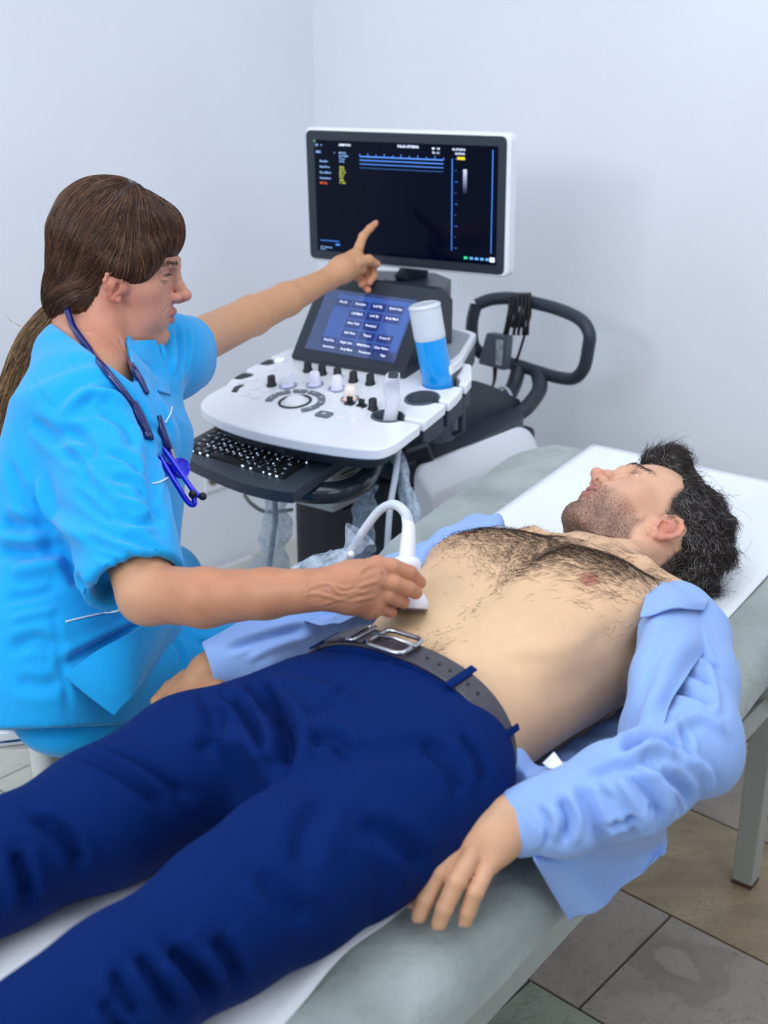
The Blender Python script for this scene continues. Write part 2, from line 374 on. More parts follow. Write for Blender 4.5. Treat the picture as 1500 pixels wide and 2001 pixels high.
M_mgrey = mat('machine_grey', '5a6472', .4, var=.02)
M_knob = mat('knob_black', '23272b', .45)
M_lite = mat('lit_knob', 'f3f2ff', .25, emit='cfd0ff', es=.08)
M_lite2 = mat('lit_knob_warm', 'fff3ea', .25, emit='ffe0cc', es=.08)
M_glowp = mat('violet_glow', 'c8c8f5', .3, emit='b0b4ff', es=.6)
M_glowo = mat('orange_glow', 'ffc9a0', .3, emit='ffb070', es=.6)
M_steel = mat('brushed_ring', 'b9c0cc', .25, metal=.8)
M_btn = mat('button_white', 'f0f3f9', .3)
M_mono = mat('monitor_bezel', '2b333e', .38, var=.02)
MA = thing('ultrasound_machine', 'white and slate ultrasound machine with a console and monitor between woman and wall', 'medical machine', M0, -THM, world=False)
# ---- console
def slot(y, cx_, cy_, rx, ry, xr, hw=.006):
    pts = [(xr, y-hw)]
    a0 = math.asin(min(.9, hw/ry))
    for k in range(0, 15):
        a = -a0 - (2*math.pi-2*a0)*k/14
        pts.append((cx_+rx*math.cos(a), cy_+ry*math.sin(a)))
    pts.append((xr, y+hw)); return pts
right = [(.19, .035)] + slot(.125, .108, .125, .034, .026, .187) + slot(.222, .122, .222, .034, .034, .181) + [(.177, .262)] + slot(.305, .113, .305, .037, .037, .168) + [(.160, .345)]
front = [tuple(p) for p in spline([(-.300, .12), (-.298, .06), (-.272, .015), (-.20, -.016), (-.10, -.031), (.02, -.030), (.12, -.018), (.175, .0), (.190, .035)], 5)][:-1]
left = [(.12, .41), (-.27, .41), (-.31, .33), (-.316, .285), (-.285, .28), (-.280, .262), (-.290, .245), (-.318, .24), (-.318, .205), (-.288, .20), (-.282, .18), (-.292, .16), (-.314, .155)]
outline = front + right + left
T = tilt(CZ, CS)
def inset(poly, d):
    out = []; n = len(poly)
    for i in range(n):
        a = np.array(poly[i-1]); b = np.array(poly[i]); c = np.array(poly[(i+1) % n])
        e = unit(b-a) if np.linalg.norm(b-a) > 1e-6 else unit(c-b); f_ = unit(c-b) if np.linalg.norm(c-b) > 1e-6 else e
        nn = np.array([-(e[1]+f_[1]), e[0]+f_[0]]); nn = nn/(np.linalg.norm(nn)+1e-6); out.append(tuple(b+nn*d))
    return out
MB().prism(outline, -.022, 0).map(T).build('console_top', M_mwhite, MA, bevel=.0045, seg=3)
plain = front + [(.19, .035), (.187, .085), (.16, .09), (.10, .075), (.075, .10), (.075, .34), (.12, .41)] + left[1:5] + left[9:]
ol2 = inset(front, .004) + [(.183, .06), (.18, .095)] + [(.14, .097), (.066, .095), (.066, .35), (.155, .35), (.12, .41), (-.27, .40), (-.30, .33), (-.27, .28), (-.27, .16), (-.295, .15)]
ol3 = [(x*.86-.008, .19+(y-.19)*.86) for x, y in ol2]
MB().prism(ol3, -.058, -.0225, top=ol2).map(T).build('console_base', M_mdark, MA, bevel=.01)
# dark slanted strips that carry the fingers between the holders
for (y0, y1, xr) in ((.136, .212, .183), (.232, .296, .175), (.316, .345, .162)):
    MB().prism([(.145, y0), (xr, y0), (xr-.003, y1), (.145, y1)], -.055, -.0225).map(T).build('holder_rail', M_mdark, MA, bevel=.004)
# holder liners
for (hx, hy, rx, ry) in ((.108, .125, .0345, .0265), (.122, .222, .0345, .0345)):
    mb = MB(); n = 28
    for (k0, z) in ((1.0, .0015), (1.0, -.05), (.9, -.05), (.9, .0015)):
        for k in range(n):
            a = math.radians(22) + math.radians(316)*k/(n-1); mb.v.append((hx+rx*k0*math.cos(a), hy+ry*k0*math.sin(a), z))
    mb.f = [(i*n+k, i*n+k+1, ((i+1) % 4)*n+k+1, ((i+1) % 4)*n+k) for i in range(4) for k in range(n-1)] + [(0, n, 2*n, 3*n), (n-1, 4*n-1, 3*n-1, 2*n-1)]
    mb.map(T).build('probe_holder', M_mgrey, MA, angle=50)
for hy in (.262, .18):
    MB().prism(rrect(-.300, hy, .034, .034, .010), -.03, -.003).map(T).build('side_slot', M_mdark2, MA, bevel=.002)
# gel cup below the bottle
mb = MB(); mb.lathe([(.030, -.115), (.034, -.11), (.0385, -.0225), (.036, -.0225), (.033, -.105), (.0, -.105)], (.113, .305, 0), n=28)
mb.map(T).build('bottle_cup', M_mgrey, MA)
MB().tube([(.158, .30, -.02), (.166, .30, -.03), (.168, .30, -.09), (.150, .30, -.10)], .006, 8).map(T).build('cup_bracket', M_mdark, MA)
MB().tube([(.165, .10, -.05), (.185, .14, -.05), (.185, .16, -.085), (.15, .16, -.1), (.14, .10, -.09)], .006, 6).map(T).build('cable_hook', M_mdark2, MA)
# ---- knobs and buttons
def knob(px, py, r=.0095, h=.021, m=M_knob):
    x, y, z = cl(px, py, h*.5); return MB().lathe([(r*1.12, 0), (r*1.1, h*.15), (r*.9, h*.3), (r*.86, h*.92), (r*.72, h), (0, h)], (x, y, 0), n=18).map(T).build('knob', m, MA)
for px, py in ((601, 716), (629, 722), (659, 729), (690, 736), (723, 741), (530, 744)): knob(px, py)
knob(728, 790, .0095, .022)
for px, py, mm, gl in ((562, 742, M_lite, M_glowp), (614, 740, M_lite, M_glowp), (658, 748, M_lite, M_glowp), (683, 768, M_lite2, M_glowo)):
    x, y, z = cl(px, py, .014)
    k = MB().lathe([(.0118, .004), (.0118, .012), (.0112, .024), (.009, .028), (0, .029)], (x, y, 0), n=22).map(T).build('lit_knob', mm, MA)
    MB().lathe([(.0185, 0), (.0185, .003), (.0165, .004), (.0135, .0035), (.0135, 0)], (x, y, 0), n=26).map(T).build('ring', M_steel, k)
    MB().lathe([(.0135, .002), (.0122, .005), (.0, .005)], (x, y, 0), n=22).map(T).build('glow_ring', gl, k)
for px, py in ((683, 784), (706, 789)):
    x, y, z = cl(px, py, .006)
    MB().prism(rrect(x, y, .020, .014, .002), 0, .004).prism(rrect(x-.002, y+.003, .013, .006, .002), .004, .014).map(T).build('toggle', M_knob, MA, bevel=.001)
tbx, tby, _ = cl(576, 785)
MB().lathe([(.034, -.001), (.034, .0015), (.029, .002), (.0275, -.001)], (tbx, tby, 0), n=32).map(T).build('trackball_ring', M_knob, MA)
MB().sphere((tbx, tby, -.006), (.0265, .0265, .0185), 28, 14).map(T).build('trackball', M_mwhite, MA, angle=180)
M_seg = mat('button_grey', '6d7683', .4)
M_mark = mat('button_mark', 'dfe6f2', .4)
def cbutton(poly, m=M_seg, h=.003):
    return MB().prism(poly, 0, h).map(T).build('button', m, MA, bevel=.0008)
ang = [(205, 170), (165, 134), (128, 98), (92, 62), (57, 33), (28, 4), (-1, -42)]
for a0, a1 in ang:
    P = [(tbx+.064*math.cos(math.radians(a)), tby+.055*math.sin(math.radians(a))) for a in np.linspace(a0, a1, 7)]
    P += [(tbx+.049*math.cos(math.radians(a)), tby+.041*math.sin(math.radians(a))) for a in np.linspace(a1, a0, 7)]
    bt_ = cbutton(P)
    am = math.radians((a0+a1)/2); MB().box(tbx+.0565*math.cos(am), tby+.048*math.sin(am), .0033, .006, .002, .0006).map(T).build('button_mark', M_mark, bt_, smooth=False)
x, y, z = cl(633, 811); b_ = cbutton(rrect(x, y, .034, .024, .007))
MB().box(x, y, .0033, .008, .005, .0006).map(T).build('button_mark', M_mark, b_, smooth=False)
for px, py in ((494, 742), (496, 759), (477, 771), (517, 763), (498, 776), (530, 722), (654, 796), (684, 804), (665, 816), (690, 823), (708, 810), (696, 797), (718, 802), (584, 747), (730, 766), (470, 747), (640, 770)):
    x, y, z = cl(px, py); n = 20
    cbutton([(x+.0115*math.cos(2*math.pi*k/n), y+.0095*math.sin(2*math.pi*k/n)) for k in range(n)], M_btn, .0022)
x, y, z = cl(546, 706); MB().lathe([(.013, 0), (.013, .003), (.0105, .0035), (.0105, .002), (0, .002)], (x, y, 0), n=24).map(T).build('power_button', M_mwhite, MA)
MB().lathe([(.0095, .0022), (.0095, .003), (.0075, .003), (.0075, .0022)], (x, y, 0), n=24).map(T).build('power_light', mat('power_glow', 'd0e8ff', .3, emit='9fd4ff', es=2), MA)
P = [cl(*q)[:2] for q in ((452, 766), (458, 757), (470, 753), (477, 753), (468, 758), (462, 767))]
MB().prism([tuple(p) for p in P], -.001, .002).map(T).build('thumb_lever', M_knob, MA, bevel=.0006)
# ---- keyboard tray
KZ, KS = .787, .12
TK = tilt(KZ, KS)
def kl(px, py): return cl(px, py, 0, KZ, KS)
c_fl, c_bl, c_fr, c_br = [kl(*q)[:2] for q in ((342, 876), (440, 822), (572, 962), (676, 890))]
mid = kl(450, 935)[:2]
fr = spline([tuple(c_fl), tuple(kl(365, 897)[:2]), tuple(mid), tuple(kl(520, 955)[:2]), tuple(c_fr)], 5)
poly = rounded([tuple(p) for p in fr] + [tuple(c_br), (c_br[0], .20), (c_bl[0], .20), tuple(c_bl)], .006, 3)
KB = MB().prism(poly, -.022, 0).map(TK).build('keyboard_tray', M_mdark, MA, bevel=.004)
M_key = mat('key_black', '191b1f', .38, bump=.0001, bscale=1500)
M_kled = mat('key_backlight', 'd8ecff', .4, emit='cfe6ff', es=2.2)
M_kwell = mat('key_well', '0c1118', .5)
k00 = np.array(kl(361, 879)[:2]); k10 = np.array(kl(553, 937)[:2]); k11 = np.array(kl(621, 892)[:2]); k01 = np.array(kl(425, 836)[:2])
def kuv(a, b): return (1-a)*(1-b)*k00 + a*(1-b)*k10 + a*b*k11 + (1-a)*b*k01
MB().prism([tuple(kuv(a, b)) for a, b in ((-.01, -.01), (1.01, -.01), (1.01, 1.01), (-.01, 1.01))], .0, .0012).map(TK).build('key_well', M_kwell, KB, smooth=False)
def glyphs(text, size, font=None):
    cu = bpy.data.curves.new('t', 'FONT'); cu.body = text; cu.size = size; cu.align_x = 'CENTER'; cu.align_y = 'CENTER'; cu.resolution_u = 1; cu.offset = size*.02
    o = bpy.data.objects.new('t', cu); COL.objects.link(o)
    dg = bpy.context.evaluated_depsgraph_get(); me = bpy.data.meshes.new_from_object(o.evaluated_get(dg))
    v = [tuple(p.co) for p in me.vertices]; f = [tuple(p.vertices) for p in me.polygons]
    bpy.data.objects.remove(o); bpy.data.curves.remove(cu); bpy.data.meshes.remove(me)
    return v, f
rowsK = [(['Esc'] + ['F%d' % i for i in range(1, 13)] + ['Ins', 'Del'], [1]*15),
         (['`'] + list('1234567890-=') + ['Bksp'], [1]*13+[2]),
         (['Tab'] + list('QWERTYUIOP[]') + ['\\'], [1.5]+[1]*12+[1.5]),
         (['Caps'] + list("ASDFGHJKL;'") + ['Enter'], [1.75]+[1]*11+[2.25]),
         (['Shift'] + list('ZXCVBNM,./') + ['Up', 'Shift'], [2.0]+[1]*10+[1, 2]),
         (['Ctrl', 'Fn', 'Alt', '', 'Alt', 'Ctrl', '<', 'v', '>'], [1.2, 1.2, 1.2, 5.4, 1.2, 1.8, 1, 1, 1])]
gl = MB(); led = MB(); gcache = {}
for r, (labs, wid) in enumerate(rowsK):
    b1 = 1 - r/6; b0 = 1-(r+1)/6; tot = sum(wid); a = 0
    for lab, w_ in zip(labs, wid):
        a0, a1 = a/tot, (a+w_)/tot; a += w_
        g = .0028/.27; gb = .013
        P = [kuv(a0+g/2, b0+gb), kuv(a1-g/2, b0+gb), kuv(a1-g/2, b1-gb), kuv(a0+g/2, b1-gb)]
        Q = [p*.93 + sum(P)/4*.07 for p in P]
        MB().prism([tuple(p) for p in P], .001, .0055, [tuple(p) for p in Q]).map(TK).build('key', M_key, KB, smooth=False)
        if lab:
            if lab not in gcache: gcache[lab] = glyphs(lab, .0075 if len(lab) == 1 else .0042)
            v, f = gcache[lab]; c = sum(P)/4; ux = unit(P[1]-P[0]); uy = unit(P[3]-P[0])
            if v: gl.add([tuple(c + ux*p[0] + uy*p[1]) + (.0058,) for p in v], f)
        for q in (P[0], P[1]):
            if rng.random() < (.95 if r == 5 else .5): led.box(q[0]+.001, q[1]-.0012, .0024, .0016, .0012, .003)
        if r == 0: led.box(P[3][0], P[3][1], .0024, .004, .0012, .002)
gl.map(TK).build('key_legends', mat('key_legend', 'cfe0f5', .4, emit='bcd6f5', es=.7), KB, smooth=False)['kind'] = 'stuff'
led.map(TK).build('backlight_gaps', M_kled, KB, smooth=False)['kind'] = 'stuff'
# ---- front grab bar (U bar under the console)
hp = [mloc(at_z(740, 850, .745)), cl(742, 880, 0, .742, 0), cl(733, 905, 0, .742, 0), cl(720, 928, 0, .742, 0), cl(697, 948, 0, .742, 0), cl(655, 961, 0, .742, 0), cl(600, 962, 0, .742, 0), cl(540, 950, 0, .742, 0), cl(450, 920, 0, .742, 0)]
hp = spline(hp, 6)
MB().tube(hp, .0235, 18, flat=.9).build('grab_bar', M_mgloss, MA, angle=180)
# ---- touch panel
tw0, tw1 = -.257, .035
pr = rounded([(.283, .902), (.296, .893), (.47, .925), (.47, 1.03), (.425, 1.062), (.40, 1.062)], .006, 3)
mb = MB(); n = len(pr)
mb.add([(tw0, a, b) for a, b in pr]+[(tw1, a, b) for a, b in pr], [(i, (i+1) % n, n+(i+1) % n, n+i) for i in range(n)]+[tuple(range(n-1, -1, -1)), tuple(range(n, 2*n))])
TP = mb.build('touch_panel', M_mono, MA, bevel=.004)
ax_ = np.array([1.0, 0, 0]); bs = np.array([0, .283, .902]); ts = np.array([0, .40, 1.062]); ay_ = unit(ts-bs); az_ = np.cross(ax_, ay_)
def tpt(x, v, h=0): return bs + ax_*x + ay_*v + az_*h
M_tscr = mat('touch_screen_glass', '2b3f66', .08, var=.0, emit='2e4a86', es=.35, coat=1)
def quad(mb, f, x0, x1, v0, v1, h): return mb.add([f(x0, v0, h), f(x1, v0, h), f(x1, v1, h), f(x0, v1, h)], [(0, 1, 2, 3)])
def tslab(x0, x1, v0, v1, h0, h1, name, m, par, f=tpt):
    mb = MB(); mb.add([f(x0, v0, h0), f(x1, v0, h0), f(x1, v1, h0), f(x0, v1, h0), f(x0, v0, h1), f(x1, v0, h1), f(x1, v1, h1), f(x0, v1, h1)],
                      [(0,1,2,3), (7,6,5,4), (0,4,5,1), (1,5,6,2), (2,6,7,3), (3,7,4,0)]); return mb.build(name, m, par, smooth=False)
sx0, sx1, sv0, sv1 = -.229, .004, .025, .168
tslab(sx0, sx1, sv0, sv1, -.001, .0015, 'touch_screen', M_tscr, TP)
M_tpan = mat('touch_menu_blue', '3a5ea8', .1, emit='2f56a8', es=.30, coat=1)
M_ttxt = mat('touch_text', 'dfe8fb', .3, emit='dfe8ff', es=.9)
M_tbtn = mat('touch_button', '1c3270', .12, emit='203a80', es=.30, coat=1)
tslab(sx0+.035, sx1-.004, sv0+.022, sv1-.008, .0015, .0018, 'menu_area', M_tpan, TP)
tb = MB(); tt = MB()
def put(mb, text, size, f, x, v, h, alx=0):
    vv, ff = glyphs(text, size)
    if vv:
        off = -min(p[0] for p in vv) if alx else 0
        mb.add([f(x+p[0]+off, v+p[1], h) for p in vv], ff)
lab = [['Needle', 'Annotate', 'Left Flip', 'Quick Scan'], [None, 'Left Mark', 'Left Tip', 'Body Mark'], [None, 'Auto Text', 'Freehand', None], [None, 'Split View', 'Trapez', 'Power D'], ['Dual Size', 'Single Scan', 'MultiVision', 'Clear Vision']]
for r in range(5):
    for c_ in range(4):
        if lab[r][c_] is None: continue
        x = sx0+.055+c_*.045; v = sv1-.028-r*.0225
        tb.add([tpt(x-.02, v-.009, .0020), tpt(x+.02, v-.009, .0020), tpt(x+.02, v+.009, .0020), tpt(x-.02, v+.009, .0020)], [(0, 1, 2, 3)])
        put(tt, lab[r][c_], .0072, tpt, x, v+.002, .0023)
for i, t_ in enumerate(['Annotation', 'Body Mark', 'Transducer', 'Page']): put(tt, t_, .0068, tpt, sx0+.06+i*.047, sv0+.012, .0023)
tb.build('touch_buttons', M_tbtn, TP, smooth=False)['kind'] = 'stuff'
tt.build('screen_text', M_ttxt, TP, smooth=False)['kind'] = 'stuff'
# ---- monitor mount with vents
mpoly = rounded([cl(*q, 0, 1.035, 0)[:2].tolist() for q in ((690, 545), (800, 567), (868, 572), (882, 545), (850, 532), (730, 528))], .012, 4)
MN = MB().prism(mpoly, .965, 1.035).build('monitor_mount', M_mono, MA, bevel=.01, seg=3)
v = MB()
for i in range(26):
    for j in range(4):
        c0 = cl(752+i*3.1+j*1.6, 546.5+i*.55+j*3.2, 0, 1.0356, 0); v.box(c0[0], c0[1], 1.0355, .0035, .0022, .001)
v.build('vent_slots', M_hole if False else mat('vent_dark', '0b0e12', .8), MN, smooth=False)['kind'] = 'stuff'
# ---- monitor
mn = unit(np.array([-.489, -.872, -.03])); mo = at_d(795, 395, 2.58)
crn = [onplane(*q, mo, mn) for q in ((592, 247), (1001, 262), (991, 545), (607, 507))]
mc = sum(crn)/4; mx_ = unit(np.array([.872, -.489, 0])); my_ = np.cross(mn, mx_); my_ = my_ if my_[2] > 0 else -my_
mwid = (np.linalg.norm(crn[1]-crn[0])+np.linalg.norm(crn[2]-crn[3]))/2; mhei = (np.linalg.norm(crn[0]-crn[3])+np.linalg.norm(crn[1]-crn[2]))/2
def mon(x, y, h=0): return mloc(mc + mx_*x + my_*y + mn*h)
def monprism(poly, h0, h1, name, m, par, bev=0, seg=3, smooth=True):
    mb = MB(); n = len(poly); mb.add([mon(x, y, h0) for x, y in poly]+[mon(x, y, h1) for x, y in poly],
        [(i, (i+1) % n, n+(i+1) % n, n+i) for i in range(n)]+[tuple(range(n-1, -1, -1)), tuple(range(n, 2*n))])
    return mb.build(name, m, par, bevel=bev, seg=seg, smooth=smooth)
hw, hh = mwid/2, mhei/2
MO = monprism(rrect(0, 0, mwid, mhei, .018, 6), -.034, .002, 'monitor', M_mwhite, MA, bev=.006)
monprism(rrect(-.002, 0, mwid-.014, mhei-.012, .014, 6), .001, .0045, 'monitor_bezel', M_mono, MO, bev=.0015, seg=2)
M_scr = mat('monitor_screen', '010208', .10, var=0, emit='04102c', es=.45, spec=.14)
swx, swy = mwid/2-.027, mhei/2-.026
monprism([(-swx, -swy), (swx, -swy), (swx, swy), (-swx, swy)], .004, .0052, 'screen', M_scr, MO, smooth=False)
# screen content: u 0..1 left to right, v 0..1 top to bottom
def sc(u, v, h=.0056): return mon(-swx+2*swx*u, swy-2*swy*v, h)
def sf(x, y, h=.0056): return mon(x, y, h)
def uv(u, v): return -swx+2*swx*u, swy-2*swy*v
E_ = lambda n, c, e: mat(n, c, .4, var=0, emit=c, es=e)
M_stw, M_stb, M_sto, M_sty, M_blue, M_dk = E_('screen_white', 'dfe9ff', 1.0), E_('screen_pale_blue', '8fb8f0', .8), E_('screen_orange', 'e0612a', .9), E_('screen_yellow', 'c8d060', .8), E_('screen_blue', '3f7fe0', .8), E_('screen_dim', '14295a', .6)
def stext(items, m, name='screen_text'):
    mb = MB()
    for (t_, u, v, s_) in items: x, y = uv(u, v); put(mb, t_, s_*.64, sf, x, y, .0058, 1)
    mb.build(name, m, MO, smooth=False)['kind'] = 'stuff'
stext([('SAMSUNG', .145, .037, .0105), ('PALAS ATHENA', .475, .03, .0115), ('MI   0.8', .66, .038, .0095), ('TIs  0.1', .66, .073, .0095), ('03-07-2016', .765, .038, .0105), ('10:39:06', .782, .073, .0105)], M_stw)
stext([('2D   >', .008, .045, .0105), ('MSK', .012, .105, .0105), ('v', .115, .107, .009), ('MYCLE', .145, .107, .009), ('LA3-16AD', .145, .133, .0085), ('5.0 cm', .145, .158, .0085), ('27 Hz', .145, .182, .0085), ('Shoulder', .03, .185, .0095), ('Hand-Foot', .03, .235, .0095), ('Knee-Elbow', .03, .285, .0095), ('Penetration', .03, .335, .0095), ('JD Continuous', .02, .965, .008), ('No Set', .02, .985, .007)], M_stb)
stext([('MYCLE', .03, .38, .0095)], M_sto)
stext([('2DG', .145, .232, .009), ('Gn 50', .145, .255, .0085), ('DR 110', .145, .278, .0085), ('FA 11', .145, .300, .0085), ('P 90', .145, .322, .0085), ('HAR', .145, .345, .0085), ('P  90%', .145, .37, .0085)], M_sty)
def srect(u0, v0, u1, v1, m, name='screen_mark', h=.0057):
    mb = MB(); mb.add([sc(u0, v0, h), sc(u1, v0, h), sc(u1, v1, h), sc(u0, v1, h)], [(0, 1, 2, 3)]); return mb
mb = MB()
for v_, t_ in ((.125, .010), (.158, .008), (.192, .006), (.228, .002)):
    mb.add(*(lambda q: (q.v, q.f))(srect(.262, v_, .72, v_+t_, None)))
for i in range(11):
    u = .262+i*.0458; mb.add(*(lambda q: (q.v, q.f))(srect(u, .098 if i % 2 else .108, u+.003, .128, None)))
mb.build('scan_lines', E_('scan_blue', '4f86dc', .85), MO, smooth=False)['kind'] = 'stuff'
mb = MB(); mb.add(*(lambda q: (q.v, q.f))(srect(.764, .115, .768, .90, None)))
mb.add(*(lambda q: (q.v, q.f))(srect(.972, .03, .976, .90, None)))
for i in range(9): mb.add(*(lambda q: (q.v, q.f))(srect(.782, .115+i*.095, .782+(.014 if i % 2 == 0 else .006), .119+i*.095, None)))
mb.add(*(lambda q: (q.v, q.f))(srect(.02, .90, .13, .906, None)))
mb.add(*(lambda q: (q.v, q.f))(srect(.11, .925, .135, .942, None)))
mb.build('depth_scale', M_blue, MO, smooth=False)['kind'] = 'stuff'
mb = MB()
for i in range(4): mb.add(*(lambda q: (q.v, q.f))(srect(.862+i*.028, .945, .88+i*.028, .966, None)))
mb.build('screen_icons', E_('icon_blue', '5f9fd8', .8), MO, smooth=False)['kind'] = 'stuff'
for u0, m_ in ((.832, E_('icon_green', '30d090', .9)),): srect(u0, .945, u0+.018, .966, None).build('screen_icon', m_, MO, smooth=False)
srect(.968, .935, .993, .975, None).build('screen_icon', M_stw, MO, smooth=False)
srect(.792, .098, .832, .122, None).build('screen_icon', E_('icon_yellow', 'd8b820', .8), MO, smooth=False)
srect(.0, -.0, .008, .02, None).build('screen_icon', E_('icon_lime', '60a040', .8), MO, smooth=False)
# grey-scale bar: pale to dark
mg = bpy.data.materials.new('greyscale_bar'); mg.use_nodes = True; nt = mg.node_tree; b = nt.nodes['Principled BSDF']; b.inputs['Base Color'].default_value = (0, 0, 0, 1)
at_ = nt.nodes.new('ShaderNodeAttribute'); at_.attribute_name = 'g'; nt.links.new(at_.outputs['Color'], b.inputs['Emission Color']); b.inputs['Emission Strength'].default_value = 1
mb = MB(); nb = 12
for i in range(nb+1): mb.v += [tuple(sc(.823, .20+.20*i/nb, .0057)), tuple(sc(.843, .20+.20*i/nb, .0057))]
mb.f = [(2*i, 2*i+1, 2*i+3, 2*i+2) for i in range(nb)]
gb_ = mb.build('greyscale_bar', mg, MO, smooth=False); ca = gb_.data.color_attributes.new('g', 'FLOAT_COLOR', 'POINT')
for i in range(2*nb+2): t_ = 1-(i//2)/nb; ca.data[i].color = (t_**1.6*.8, t_**1.5*.85, t_**1.2, 1)
# neck from the mount to the monitor
nk0 = np.array([*cl(800, 548, 0, 1.03, 0)[:2], 1.02]); nk1 = mon(.0, -hh*.5, -.055)
MB().tube([nk0, (nk0+nk1)/2+np.array([0, .02, -.01]), nk1], [.06, .045, .04], 16, flat=.4, up=(1, 0, 0)).build('monitor_neck', M_mono, MA, angle=180)
# ---- rear tray, right of the touch panel
tp = [cl(*q, 0, .935, 0)[:2].tolist() for q in ((838, 690), (842, 632), (872, 633), (932, 650), (903, 700), (880, 718))]
tp = rounded(tp[::-1], .02, 4)
tr = MB().prism(tp, .915, .935).build('rear_tray', M_mwhite, MA, bevel=.006)
ci = np.mean(np.array(tp), axis=0); tpi = [tuple(ci+(np.array(p)-ci)*.76) for p in tp]
MB().prism(tpi, .934, .9365).build('tray_mat', mat('tray_grey', '98a3ac', .5), tr, bevel=.001)
MB().prism([tuple(ci+(np.array(p)-ci)*.97) for p in tp], .87, .914).build('tray_base', M_mdark, MA, bevel=.008)
# ---- column, hull, side panels, deck
MB().prism(rrect(-.06, .36, .17, .15, .03), .66, .86).build('column', M_mdark2, MA, bevel=.01)
MB().prism(rrect(-.065, .50, .335, .52, .03), .10, .69).build('hull', M_mdark2, MA, bevel=.012)
side = rounded([(.235, .10), (.74, .10), (.79, .25), (.785, .60), (.70, .715), (.235, .735)], [.03, .1, .1, .10, .10, .03], 6)
for sx, xs in ((1, .135), (-1, -.262)):
    side = side if sx > 0 else [(max(a, .36), b) for a, b in side]
    mb = MB(); n = len(side); c = np.array([.5, .4]); ins = [(c[0]+(a-c[0])*.96, b-(.050 if b > .5 else 0)*(1 if b > .62 else (b-.5)/.12)) for a, b in side]
    mb.add([(xs-sx*.040, a, b) for a, b in side]+[(xs-sx*.030, a, b) for a, b in side]+[(xs, a, b) for a, b in ins],
           [(i, (i+1) % n, n+(i+1) % n, n+i) for i in range(n)]+[(n+i, n+(i+1) % n, 2*n+(i+1) % n, 2*n+i) for i in range(n)]+[tuple(range(n-1, -1, -1)), tuple(range(2*n, 3*n))])
    mb.build('side_panel', M_mwhite, MA, bevel=.006)
dk = rounded([(-.235, .24), (.103, .24), (.103, .68), (.06, .76), (-.19, .76), (-.235, .68)], [.01, .01, .06, .04, .04, .06], 4)
MB().prism(dk, .69, .728).build('deck', M_mdark, MA, bevel=.008)
# hump that carries the rear handle
hump = rounded([(.50, .72), (.58, .83), (.66, .80), (.80, .735), (.80, .70), (.50, .70)], .01, 3); n = len(hump)
mb = MB(); mb.add([(-.15, a, b) for a, b in hump]+[(.03, a, b) for a, b in hump], [(i, (i+1) % n, n+(i+1) % n, n+i) for i in range(n)]+[tuple(range(n-1, -1, -1)), tuple(range(n, 2*n))]).build('handle_hump', M_mdark, MA, bevel=.012)
HY = .90
hpt = [(930, 596), (960, 585), (1000, 583), (1040, 591), (1092, 605), (1134, 625), (1151, 652), (1149, 680), (1141, 718), (1122, 739), (1092, 738), (1056, 728), (1012, 714), (955, 698), (926, 676), (922, 632)]
hh_ = [cy(*q, HY - .05*((q[0]-1040)/120)**2) for q in hpt]
hl = spline(hh_+[hh_[0]], 5)
RH = MB().tube(hl, .0155, 14, cap=False).build('rear_handle', M_mdark, MA, angle=180)
for pts in (((1014, 716, .90), (1004, 752, .87), (988, 778, .82), (960, 786, .78)), ((1050, 728, .90), (1054, 760, .86), (1030, 795, .80), (1005, 812, .76))):
    MB().tube(spline([cy(a, b, c) for a, b, c in pts], 5), .019, 12).build('handle_arm', M_mdark, MA, angle=180)
# white printer box on a shelf under the keyboard
zp_ = min(np.linspace(.5, .72, 60), key=lambda z: abs(mloc(at_z(651, 1003, z))[1]-.115)); pb = mloc(at_z(651, 1003, zp_)); M_prn = mat('printer_putty', 'd3d6d2', .5, var=.02)
px0, py0 = pb[0], pb[1]
PRN = MB().prism([(px0-.22, py0), (px0, py0), (px0, py0+.11), (px0-.22, py0+.11)], zp_, zp_+.088).build('printer', M_prn, MA, bevel=.004)
MB().box(px0-.10, py0-.001, zp_+.04, .12, .006, .012).build('paper_slot', M_hole, PRN, smooth=False)
MB().box(px0-.10, py0-.004, zp_+.025, .07, .006, .008).build('front_tray', M_mgrey, PRN, smooth=False)
for i in range(4): MB().box(px0+.001, py0+.05, zp_+.075-i*.01, .002, .05, .003).build('vent_slot', M_hole, PRN, smooth=False)
MB().box(px0-.11, (py0+.13+.26)/2, zp_-.007, .2, max(.3-py0, .15), .012).build('shelf', M_mdark2, MA, bevel=.003)
# base and castors
MB().prism(rrect(-.065, .42, .40, .80, .08), .075, .12).build('base', M_mdark, MA, bevel=.015)
for a, b in ((-.22, .08), (.09, .08), (-.22, .76), (.09, .76)):
    k = MB().tube([(a-.014, b, .045), (a+.014, b, .045)], .045, 20).build('castor', M_mdark2, MA)
    MB().box(a, b, .068, .036, .03, .03).build('castor_fork', M_mgrey, k, bevel=.003)
